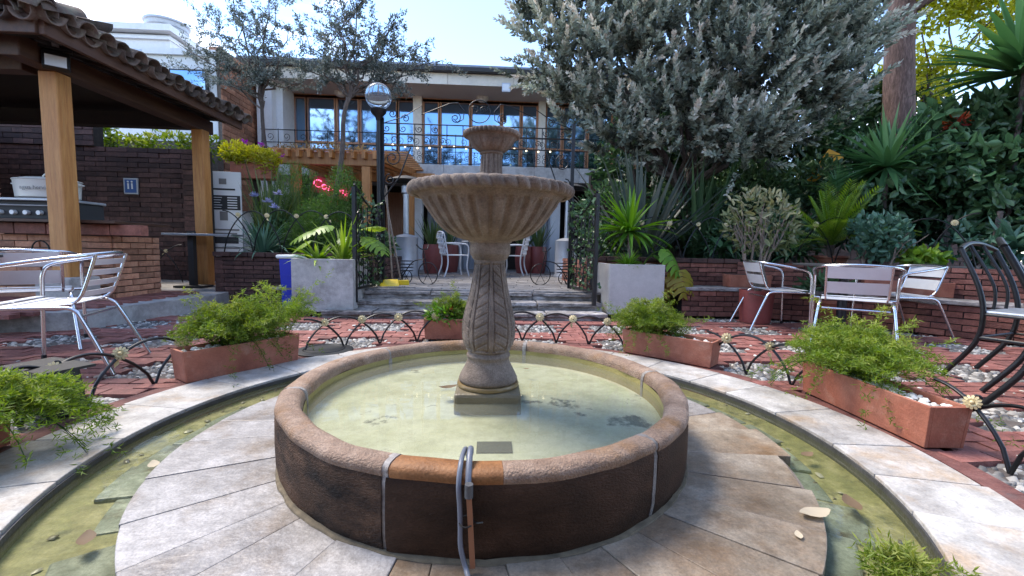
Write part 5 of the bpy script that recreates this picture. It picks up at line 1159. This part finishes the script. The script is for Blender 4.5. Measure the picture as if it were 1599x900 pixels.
# tall red pots with snake plants
def red_pot(label, loc, h=.62, r=.2, group='tall red pots', prof=None):
    t = thing('red_pot', label, 'pot', loc, 0, group); pr = prof or [(r*.78, 0), (r*.92, h*.25), (r, h*.55), (r*.97, h*.85), (r*.93, h), (r*.86, h), (r*.84, h-.05), (0, h-.06)]
    MB().lathe(pr, 36).build('pot_body', 'red_pot', t, 50); MB().lathe([(r*.84, h-.055), (0, h-.045)], 24).build('soil', 'soil', t); return t
for i, (x, y, lab) in enumerate(((-1.27, 9.7, 'tall red pot left of the column with the fullest snake plant'), (-.93, 10.2, 'tall red pot half hidden behind the left white chair'), (.80, 10.3, 'tall red pot half hidden behind the right white chair'), (1.14, 10.35, 'tall red pot right of the column next to the patio heater'))):
    red_pot(lab, (x, y, ZT), .64, .21)
    rosette('snake_plant', lab.replace('tall red pot', 'green snake plant in the pot'), 'snake plant', (x, y, ZT+.56), 46 if i in (0, 3) else 26, .72 if i in (0, 3) else .5, .045, 'leaf_snake', (48, 88), .15, spread=.09, group='snake plants')
tree_pot = red_pot('red round pot with white stones in front of the right brick bed', (3.30, 5.2, 0), .40, .19, 'red pots on the patio', [(.17, 0), (.185, .15), (.195, .40), (.175, .40), (.17, .36), (0, .35)])
stuff(link('white_stones', npmesh('white_stones', *pebbles([(rnd.uniform(-.13, .13), rnd.uniform(-.13, .13), .355) for _ in range(40)], .015, .03, .8, 1.3), smooth=True), 'pebble_pale', tree_pot))

# ------------------------------------------------------------------ trees and the right-hand garden
def V3(u, v, Y): p = aY(u, v, Y); return (float(p[0]), float(p[1]), float(p[2]))
def sprigs(P, D, Ln, nl, L_, W_, up=.0):
    """shoots: leaves set all round an axis, smaller and paler to the tip"""
    n = len(P); t = np.tile(np.linspace(.05, 1, nl), n); Pi = np.repeat(P, nl, 0); Di = np.repeat(D, nl, 0); Li = np.repeat(Ln, nl)
    base = Pi+Di*(t*Li)[:, None]; rd = rng.normal(size=base.shape); rd = norm(rd-Di*np.sum(rd*Di, 1, keepdims=True)); d = norm(rd*(1-.45*t)[:, None]+Di*(.35+.7*t)[:, None])
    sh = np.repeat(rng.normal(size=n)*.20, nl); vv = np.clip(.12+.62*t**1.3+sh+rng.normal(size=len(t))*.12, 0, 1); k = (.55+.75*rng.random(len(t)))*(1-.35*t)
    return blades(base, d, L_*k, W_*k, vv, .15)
def branches(t, base, targets, r0, mat='bark', name='branch', wob=.12):
    """limbs from the trunk to the targets; each limb its own part"""
    out = []
    for q in targets:
        m = MB(); out.append(limb(m, base, q, r0, r0*.3, wob, 6)); m.build(name, mat, t, 60)
    return out
# silver-leaved tree over the right bed
sv = thing('silver_leaved_tree', 'large dense silver-grey tree with upright shoots over the right bed', 'tree', (3.2, 7.2, .6))
so = np.array([3.2, 7.2, .6])
blobs = [(880, 70, 6.9, .75, .75), (895, 170, 6.9, .50, .48), (960, 110, 6.8, .85, .8), (965, 215, 6.7, .5, .40), (1050, 60, 6.8, 1.05, .95), (1060, 190, 6.6, .75, .6), (1150, 110, 6.6, 1.0, .85), (1150, 225, 6.5, .62, .42), (1240, 60, 6.9, 1.1, 1.0), (1245, 160, 6.8, .85, .65), (1310, 75, 7.2, .70, .6), (920, 0, 7.1, .95, .8), (1050, -50, 7.2, 1.2, .9), (1200, -60, 7.3, 1.3, 1.0), (1310, 0, 7.5, .6, .6)]
PP_, DD_ = [], []
for (u, v, Y, rr, rz2) in blobs:
    c = np.array(V3(u, v, Y)); n = int(150*rr*rr*1.35); d = norm(rng.normal(size=(n, 3))); d[:, 1] -= .25; d = norm(d); q = (.45+.6*rng.random(n))[:, None]
    PP_.append(c+d*q*np.array([rr, rr*.8, rz2])); DD_.append(norm(d*np.array([.8, .8, .5])+np.array([-.05, -.1, .62])+rng.normal(size=(n, 3))*.22))
PP_ = np.concatenate(PP_)-so; DD_ = np.concatenate(DD_)
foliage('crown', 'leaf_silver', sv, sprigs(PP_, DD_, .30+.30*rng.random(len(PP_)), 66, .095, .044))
MB().tube([(0, 0, 0), (-.05, 0, .6), (.05, .05, 1.3)], [.16, .13, .11], 10).build('trunk', 'bark', sv, 60)
branches(sv, (.05, .05, 1.2), [tuple(np.array(V3(u, v, Y))-so) for (u, v, Y, _, _) in blobs[:15]], .06)
for dx in (-.5, .55): MB().tube([(dx, .1, 0), (dx*1.2, .1, .8), (dx*1.7, .1, 1.6)], [.08, .06, .05], 8).build('trunk', 'bark', sv, 60)
# sparse feathery trees on the left
def sparse_tree(label, base, trunk, targets, Y, spread, leaves=72, r0=.05):
    t = thing('sparse_tree', label, 'tree', base, 0, 'sparse feathery trees'); b0 = Vector(base); tr = [Vector(p)-b0 for p in trunk]
    MB().tube(smooth_path([(0, 0, 0)]+[tuple(p) for p in tr], 4), [r0*(1-.45*i/(4*len(tr))) for i in range(4*len(tr)+1)], 8).build('trunk', 'bark', t, 60)
    P = []; D = []; tips = []
    for (u, v) in targets:
        q = Vector(V3(u, v, Y+rnd.uniform(-.5, .5)))-b0; st = tr[-1].lerp(tr[-2], rnd.random()*.8) if len(tr) > 1 else tr[-1]
        m = MB(); pts = limb(m, st, q, r0*.42, .006, .16, 7, 5); m.build('branch', 'bark', t, 60)
        tw = MB()
        for k in range(11):
            a = pts[rnd.randint(3, 7)]; e = a+Vector((rnd.gauss(0, 1), rnd.gauss(0, .8), rnd.gauss(.35, .7)))*spread
            tw.tube([a, a.lerp(e, .5)+Vector((0, 0, .03)), e], [.004, .003, .002], 3)
            for j in range(leaves):
                f = rnd.random()**.7; P.append(a.lerp(e, f)+Vector((rnd.gauss(0, .025), rnd.gauss(0, .025), rnd.gauss(0, .025)))); D.append((e-a).normalized()*.6+Vector((rnd.gauss(0, .6), rnd.gauss(0, .6), rnd.gauss(.1, .6))))
        stuff(tw.build('twigs', 'bark', t))
    n = len(P); foliage('crown', 'leaf_sparse', t, blades(np.array([tuple(p) for p in P]), np.array([tuple(d) for d in D]), .055*(.6+.8*rng.random(n)), .020*(.7+.6*rng.random(n)), None, .15))
sparse_tree('sparse feathery tree with slim trunk rising behind the pergola beam', (-2.75, 7.4, .6), [V3(533, 250, 7.4), V3(537, 180, 7.4), V3(552, 130, 7.4)], [(480, 60), (510, 20), (545, 10), (590, 30), (620, 20), (640, 75), (690, 95), (500, 100), (560, 60), (600, 80), (570, -30), (470, 110), (650, 110), (530, -40), (610, 120)], 7.4, .26)
sparse_tree('sparse feathery tree with forked trunk at the corner of the main building', (-4.15, 8.9, .3), [V3(418, 260, 8.9), V3(410, 190, 8.9), V3(408, 110, 8.9)], [(320, 30), (345, 60), (370, 20), (400, 30), (430, 10), (450, 50), (330, 90), (300, 110), (390, 70), (440, 90), (360, 130), (420, -30), (350, -30), (470, 130), (280, 70)], 8.9, .32)
# tall tree at right: reddish trunk in view, crown above the frame
tt2 = thing('tall_shade_tree', 'tall tree with thick reddish trunk behind the garden at upper right', 'tree', (V3(1412, 60, 8.0)[0], 8.0, .5))
MB().tube(smooth_path([(0, 0, 0), (.05, 0, 2.5), (.0, .1, 4.6), (.1, .1, 6.5)], 4), [.28-.008*i for i in range(13)], 12).build('trunk', 'bark_red', tt2, 60)
tg = [(-.6, -1, 7.4), (-.6, .6, 8.4), (1.6, .4, 7.6), (.4, -1.4, 8.0), (2.4, -1.6, 6.8), (-.8, 1.6, 8.2), (-.4, -2.2, 7.4), (1.2, 1.6, 8.6), (3.2, .6, 7.8)]
branches(tt2, (.0, .1, 4.8), tg, .11, 'bark_red')
bush(tt2, 'leaf_mid', [((x, y, z), (1.1, 1.1, .7)) for x, y, z in tg], 7000, .17, .09, name='crown')
yl = thing('sunlit_tree', 'yellow-green sunlit tree behind the palms at upper right', 'tree', (8.6, 8.4, .5))
MB().tube([(0, 0, 0), (.1, 0, 2), (-.1, 0, 3.6)], [.12, .10, .07], 8).build('trunk', 'bark', yl, 60)
yb = [(1450, 20, 8.2, .55), (1500, -15, 8.2, .7), (1560, 5, 8.0, .6), (1450, 95, 8.3, .45), (1490, 110, 8.3, .5), (1530, 55, 8.3, .28), (1410, 120, 8.6, .5), (1590, 40, 8.3, .5), (1440, 150, 8.2, .4)]
branches(yl, (-.1, 0, 3.2), [tuple(np.array(V3(u, v, Y))-np.array([8.6, 8.4, .5])) for u, v, Y, _ in yb], .03)
bush(yl, 'leaf_yellow', [(tuple(np.array(V3(u, v, Y))-np.array([8.6, 8.4, .5])), (r_*1.1, r_*.9, r_*.7)) for u, v, Y, r_ in yb], 4200, .10, .055, name='crown')
# palms / yuccas
def palm(label, px, Y, n, L0, W0, mat, el, droop, th):
    p = V3(*px, Y); t = rosette('yucca_palm', label, 'palm', (p[0], p[1], p[2]-th), n, L0, W0, mat, el, droop, 7, 'yucca palms', th, .03, 'bark'); return t
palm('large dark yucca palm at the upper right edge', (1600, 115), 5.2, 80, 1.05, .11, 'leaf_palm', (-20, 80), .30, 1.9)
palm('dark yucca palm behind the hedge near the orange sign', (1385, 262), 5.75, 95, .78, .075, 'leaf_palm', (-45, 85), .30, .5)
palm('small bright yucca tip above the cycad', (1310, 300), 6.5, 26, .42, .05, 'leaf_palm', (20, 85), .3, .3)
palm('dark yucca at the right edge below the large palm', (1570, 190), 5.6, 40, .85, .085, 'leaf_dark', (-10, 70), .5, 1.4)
# flax
p = V3(1000, 345, 6.75); rosette('flax', 'tall grey-green flax with broad sword leaves behind the yucca', 'flax', (p[0], p[1], .66), 60, 1.75, .085, 'leaf_flax', (36, 86), .10, 7, spread=.12)
p = V3(1090, 345, 7.0); rosette('flax', 'dark flax clump standing in the shade under the silver tree', 'flax', (p[0], p[1], .66), 50, 1.7, .085, 'leaf_dark', (50, 88), .15, 7, spread=.15)
# hedges
def hedge(label, pxs, mat, n, L_, W_, name='hedge'):
    ps = [np.array(V3(u, v, Y)) for u, v, Y, _, _ in pxs]; b = np.array([np.mean([q[0] for q in ps]), np.mean([q[1] for q in ps]), .6]); t = thing(name, label, 'hedge', tuple(b))
    bush(t, mat, [(tuple(q-b), (rx, rx*.6, rz)) for q, (_, _, _, rx, rz) in zip(ps, pxs)], n, L_, W_, .1, shell=.35); MB().tube([(0, 0, 0), (.05, 0, .8)], [.04, .03], 6).build('stem', 'bark', t); return t
hedge('dark climbing hedge covering the right garden wall', [(1430, 300, 6.2, .6, .6), (1520, 235, 5.9, .9, .7), (1480, 310, 5.9, .8, .6), (1560, 290, 5.5, .8, .8), (1590, 360, 5.0, .6, .5), (1400, 340, 6.2, .7, .5), (1340, 330, 6.6, .6, .6), (1385, 305, 5.95, .42, .32), (1440, 285, 5.9, .4, .4), (1388, 308, 5.5, .30, .26), (1600, 210, 5.4, .7, .6), (1660, 260, 5.2, .8, 1.0)], 'leaf_dark', 9000, .13, .07)
hedge('glossy mid-green leaves climbing on the right hedge', [(1455, 215, 5.7, .4, .4), (1490, 250, 5.5, .45, .35), (1570, 260, 5.1, .4, .35), (1440, 290, 5.7, .35, .25)], 'leaf_mid', 500, .14, .08, 'climbing_plant')
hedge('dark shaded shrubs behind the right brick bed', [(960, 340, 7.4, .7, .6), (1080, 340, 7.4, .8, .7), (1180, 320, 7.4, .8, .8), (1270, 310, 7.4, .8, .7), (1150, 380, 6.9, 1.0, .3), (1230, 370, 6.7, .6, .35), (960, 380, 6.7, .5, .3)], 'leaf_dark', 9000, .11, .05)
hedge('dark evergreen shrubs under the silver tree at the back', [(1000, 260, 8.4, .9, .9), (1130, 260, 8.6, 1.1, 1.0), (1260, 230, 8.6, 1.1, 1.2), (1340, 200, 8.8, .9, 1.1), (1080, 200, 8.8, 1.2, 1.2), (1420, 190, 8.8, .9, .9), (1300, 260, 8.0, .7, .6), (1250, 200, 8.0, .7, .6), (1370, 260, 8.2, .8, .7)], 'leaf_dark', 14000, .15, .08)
gwl = thing('garden_back_wall', 'dark brick wall behind the garden shrubs', 'wall', (6.5, 9.6, 0)); bricks(gwl, (2.2, 9.7), (12, 9.7), 0, 2.6, 'dark_brick', 'mortar_dark', bl=.5, bh=.15, limit=300)
hedge('long-leaved philodendron along the right garden wall', [(1520, 380, 5.0, .4, .22), (1580, 390, 4.8, .4, .22)], 'leaf_blue', 120, .2, .06, 'philodendron')
for (u, v, Y, n, lab) in ((1500, 375, 5.2, 22, 'drooping long-leaved philodendron on the wall behind the right chair'), (1585, 385, 4.7, 24, 'drooping long-leaved philodendron at the right edge of the wall'), (1240, 395, 5.9, 26, 'strap-leaved plant between the pots on the right wall'), (1125, 385, 6.3, 24, 'small drooping strap-leaved plant on the right bed')):
    p = V3(u, v, Y); rosette('strap_plant', lab, 'plant', (p[0], p[1], p[2]-.05), n, .42, .075, 'leaf_blue' if u > 1300 else 'leaf_mid', (0, 75), 1.5, group='strap plants')
p = V3(1435, 402, 5.0); lm = thing('lime_plant', 'low lime-green leafy plant on the wall behind the right chairs', 'plant', (p[0], p[1], p[2]-.05)); bush(lm, 'leaf_lime', [((0, 0, .05), (.28, .15, .07))], 160, .10, .07)
# cycad fern
def cycad(label, px, Y, n, L0, mat, pot=True):
    p = V3(*px, Y); t = thing('cycad', label, 'cycad', p); parts = []
    MB().tube([(0, 0, -.12), (0, 0, .04)], [.035, .05], 8).build('trunk', 'bark', t, 60)
    for k in range(n):
        a = k*2.4+rnd.gauss(0, .15); e = R(rnd.uniform(18, 80)); d = np.array([math.cos(a)*math.cos(e), math.sin(a)*math.cos(e), math.sin(e)]); q = np.array([0, 0, .03]); st = []; L_ = L0*rnd.uniform(.75, 1.1); m = 26
        for i in range(m): st.append((q.copy(), d.copy())); q = q+d*L_/m; d = d+np.array([0, 0, -.050*math.cos(e)]); d /= np.linalg.norm(d)
        MB().tube([tuple(s_[0]) for s_ in st[::5]]+[tuple(q)], .004, 4).build('frond_stem', mat, t)
        B = []; D = []; LL = []
        for i, (q_, d_) in enumerate(st[4:]):
            s_ = np.cross(d_, [0, 0, 1.]); s_ /= np.linalg.norm(s_)+1e-6; f = math.sin(math.pi*(i+2)/(m-1))**.6
            for sg in (-1, 1): B.append(q_); D.append(s_*sg*.9+d_*.55+np.array([0, 0, .15])); LL.append(.15*f+.02)
        nb_ = len(B); foliage('frond', mat, t, blades(np.array(B), np.array(D), np.array(LL), .019, np.clip(.3+rnd.random()*.5+.4*rng.random(nb_), 0, 1), .1, U=np.tile(np.array([0, 0, 1.]), (nb_, 1))+.1*rng.normal(size=(nb_, 3))))
    return t
cycad('light green cycad fern in a terracotta pot on the right wall', (1297, 388), 5.6, 32, .84, 'leaf_lime')
p = V3(1297, 390, 5.75); MBp = thing('terracotta_pot', 'terracotta pot holding the cycad on the right wall', 'pot', (p[0], p[1], ZB-.02)); MB().lathe([(.15, -.1), (.20, .09), (.22, .10), (.22, .13), (.19, .13), (0, .10)], 32).build('pot_body', 'terracotta', MBp, 40)
# shrub in the red pot
def standard(label, base, h, crown, mat, n, L_, W_, stems=5, bark='bark_pale', gap=.3):
    t = thing('potted_shrub', label, 'shrub', base); tg = []
    for k in range(stems):
        a = 6.28*k/stems+rnd.random(); q = Vector((crown[0]*.75*math.cos(a), crown[1]*.75*math.sin(a), h+rnd.uniform(-.2, .25)*crown[2])); m = MB(); limb(m, (0, 0, 0), q, .020, .006, .10, 6); m.build('stem', bark, t, 60)
        for j in range(3): m = MB(); limb(m, q*.6, q+Vector((rnd.gauss(0, .1), rnd.gauss(0, .1), rnd.uniform(.0, .2))), .008, .003, .1, 4, 4); m.build('twig', bark, t, 60)
    bush(t, mat, [((0, 0, h), crown), ((-crown[0]*.5, 0, h+crown[2]*.4), (crown[0]*.6, crown[1]*.6, crown[2]*.6)), ((crown[0]*.4, 0, h-crown[2]*.2), (crown[0]*.7, crown[1]*.6, crown[2]*.7))], n, L_, W_, .3, shell=gap); return t
standard('open twiggy shrub with brownish leaves in the red pot', (3.30, 5.2, .36), .86, (.44, .34, .40), 'leaf_olive', 460, .095, .040, 9, gap=.5)
p = V3(1367, 470, 5.1); standard('small rounded tree with blue-green leaves in the bench trough', (p[0], p[1], .45), .62, (.33, .28, .28), 'leaf_blue', 700, .075, .045, 3)
def bench_trough(label, u, v, Y, Ln, rz, h=.17):
    p = V3(u, v, Y); t = thing('bench_trough', label, 'planter', (p[0], p[1], .39), rz, 'troughs on the bench ledge'); MB().box((0, 0, h/2), (Ln, .2, h), taper=1.03).build('trough_body', 'terracotta', t, bevel=.006); MB().box((0, 0, h-.002), (Ln-.03, .17, .012)).build('soil', 'soil', t); return t
bench_trough('terracotta trough on the bench ledge behind the red pot', 1165, 450, 5.75, .55, R(-3)); bench_trough('terracotta trough on the bench ledge between the aluminium chairs', 1390, 470, 5.05, .55, R(-32)); bench_trough('terracotta trough on the bench ledge behind the right chair', 1450, 470, 4.8, .40, R(-48))
p = V3(1285, 500, 5.3); og = thing('round_orange_pot', 'round orange clay pot on the paving behind the chairs', 'pot', (p[0], p[1], 0)); MB().lathe([(.12, 0), (.20, .12), (.23, .24), (.25, .25), (.25, .29), (.21, .29), (0, .25)], 36).build('pot_body', 'terracotta', og, 40); bush(og, 'leaf_mid', [((0, 0, .42), (.25, .2, .18))], 180, .14, .05, name='leaves')
p = V3(1288, 258, 7.6); ys = thing('orange_sign', 'tilted orange-yellow sign with dark strokes hidden among the shrubs', 'sign', p, R(-10)); MB().add([(-.28, 0, -.28), (-.12, 0, -.28), (.30, 0, .12), (.22, 0, .20), (.05, 0, .28), (-.10, 0, .02), (-.28, .02, -.28), (-.12, .02, -.28), (.30, .02, .12), (.22, .02, .20), (.05, .02, .28), (-.10, .02, .02)], [(0, 1, 2, 3, 4, 5), (11, 10, 9, 8, 7, 6), (0, 6, 7, 1), (1, 7, 8, 2), (2, 8, 9, 3), (3, 9, 10, 4), (4, 10, 11, 5), (5, 11, 6, 0)]).build('panel', 'yellow_paint', ys)
for pts in ([(-.16, -.01, -.24), (-.14, -.01, -.08)], [(-.12, -.01, -.02), (-.02, -.01, -.10), (.0, -.01, .0)], [(0, -.01, .2), (.06, -.01, .04), (.02, -.01, -.08)], [(.1, -.01, .16), (.12, -.01, .02)]): MB().tube(pts, .010, 5).build('stroke', 'print_black', ys)
# red-flowered plant
p = V3(1495, 190, 5.6); rf_ = thing('red_leaved_plant', 'small red-leaved plant in the right hedge', 'plant', p); bush(rf_, 'petal_red', [((0, 0, 0), (.10, .08, .08))], 24, .08, .04)
# fallen leaves
for i, (u, v, z, s_, lab) in enumerate(((1272, 805, .004, .055, 'curled pale dead leaf on the platform edge at right'), (1247, 838, .004, .02, 'tiny white petal on the platform slab at right'), (822, 577, .186, .018, 'brown leaf floating on the basin water right of the column'), (135, 845, -.026, .04, 'brown dead leaf floating in the left channel'), (240, 728, -.026, .035, 'pale round leaf floating in the left channel'), (1330, 790, -.026, .05, 'dark leaf floating in the right channel'), (1260, 712, -.026, .035, 'brown leaf floating in the right channel further back'), (700, 607, .186, .045, 'dark wet leaf floating beside the column base'))):
    p = at(u, v, z); t = thing('fallen_leaf', lab, 'leaf', tuple(p), rnd.random()*6, 'fallen leaves'); n = 5; V = []
    for k in range(n+1):
        x = (k/n-.5)*2*s_; w_ = s_*.55*math.sin(math.pi*(k+.25)/(n+.5)); zc = .25*x*x/s_+.002
        V += [(x, -w_, zc+w_*.35), (x, 0, zc), (x, w_, zc+w_*.25)]
    F = []
    for k in range(n): F += [(3*k, 3*k+3, 3*k+4, 3*k+1), (3*k+1, 3*k+4, 3*k+5, 3*k+2)]
    foliage('leaf_blade', 'dry_leaf', t, (np.array(V), np.array(F), np.full(len(V), .5 if i in (0, 1, 4) else .95)))

hbk = thing('rear_house', 'plain brick house with tiled roof on the camera side of the courtyard', 'house', (0, -3.6, 0))
MB().box((0, -2, 1.7), (16, 4, 3.4)).build('wall', 'dark_brick', hbk)
MB().add([(-8.4, .7, 3.3), (8.4, .7, 3.3), (8.4, -2.2, 4.5), (-8.4, -2.2, 4.5), (8.4, -4.4, 3.4), (-8.4, -4.4, 3.4)], [(0, 1, 2, 3), (3, 2, 4, 5)]).build('roof', 'roof_tile', hbk)
for i in range(6):
    wn = MB().box((0, 0, 0), (1.2, .1, 1.3)).build('window', 'frame_wood', hbk, loc=(-6.2+i*2.5, .03, 1.8)); MB().box((0, .06, 0), (1.05, .01, 1.15)).build('pane', 'window_glass', wn)
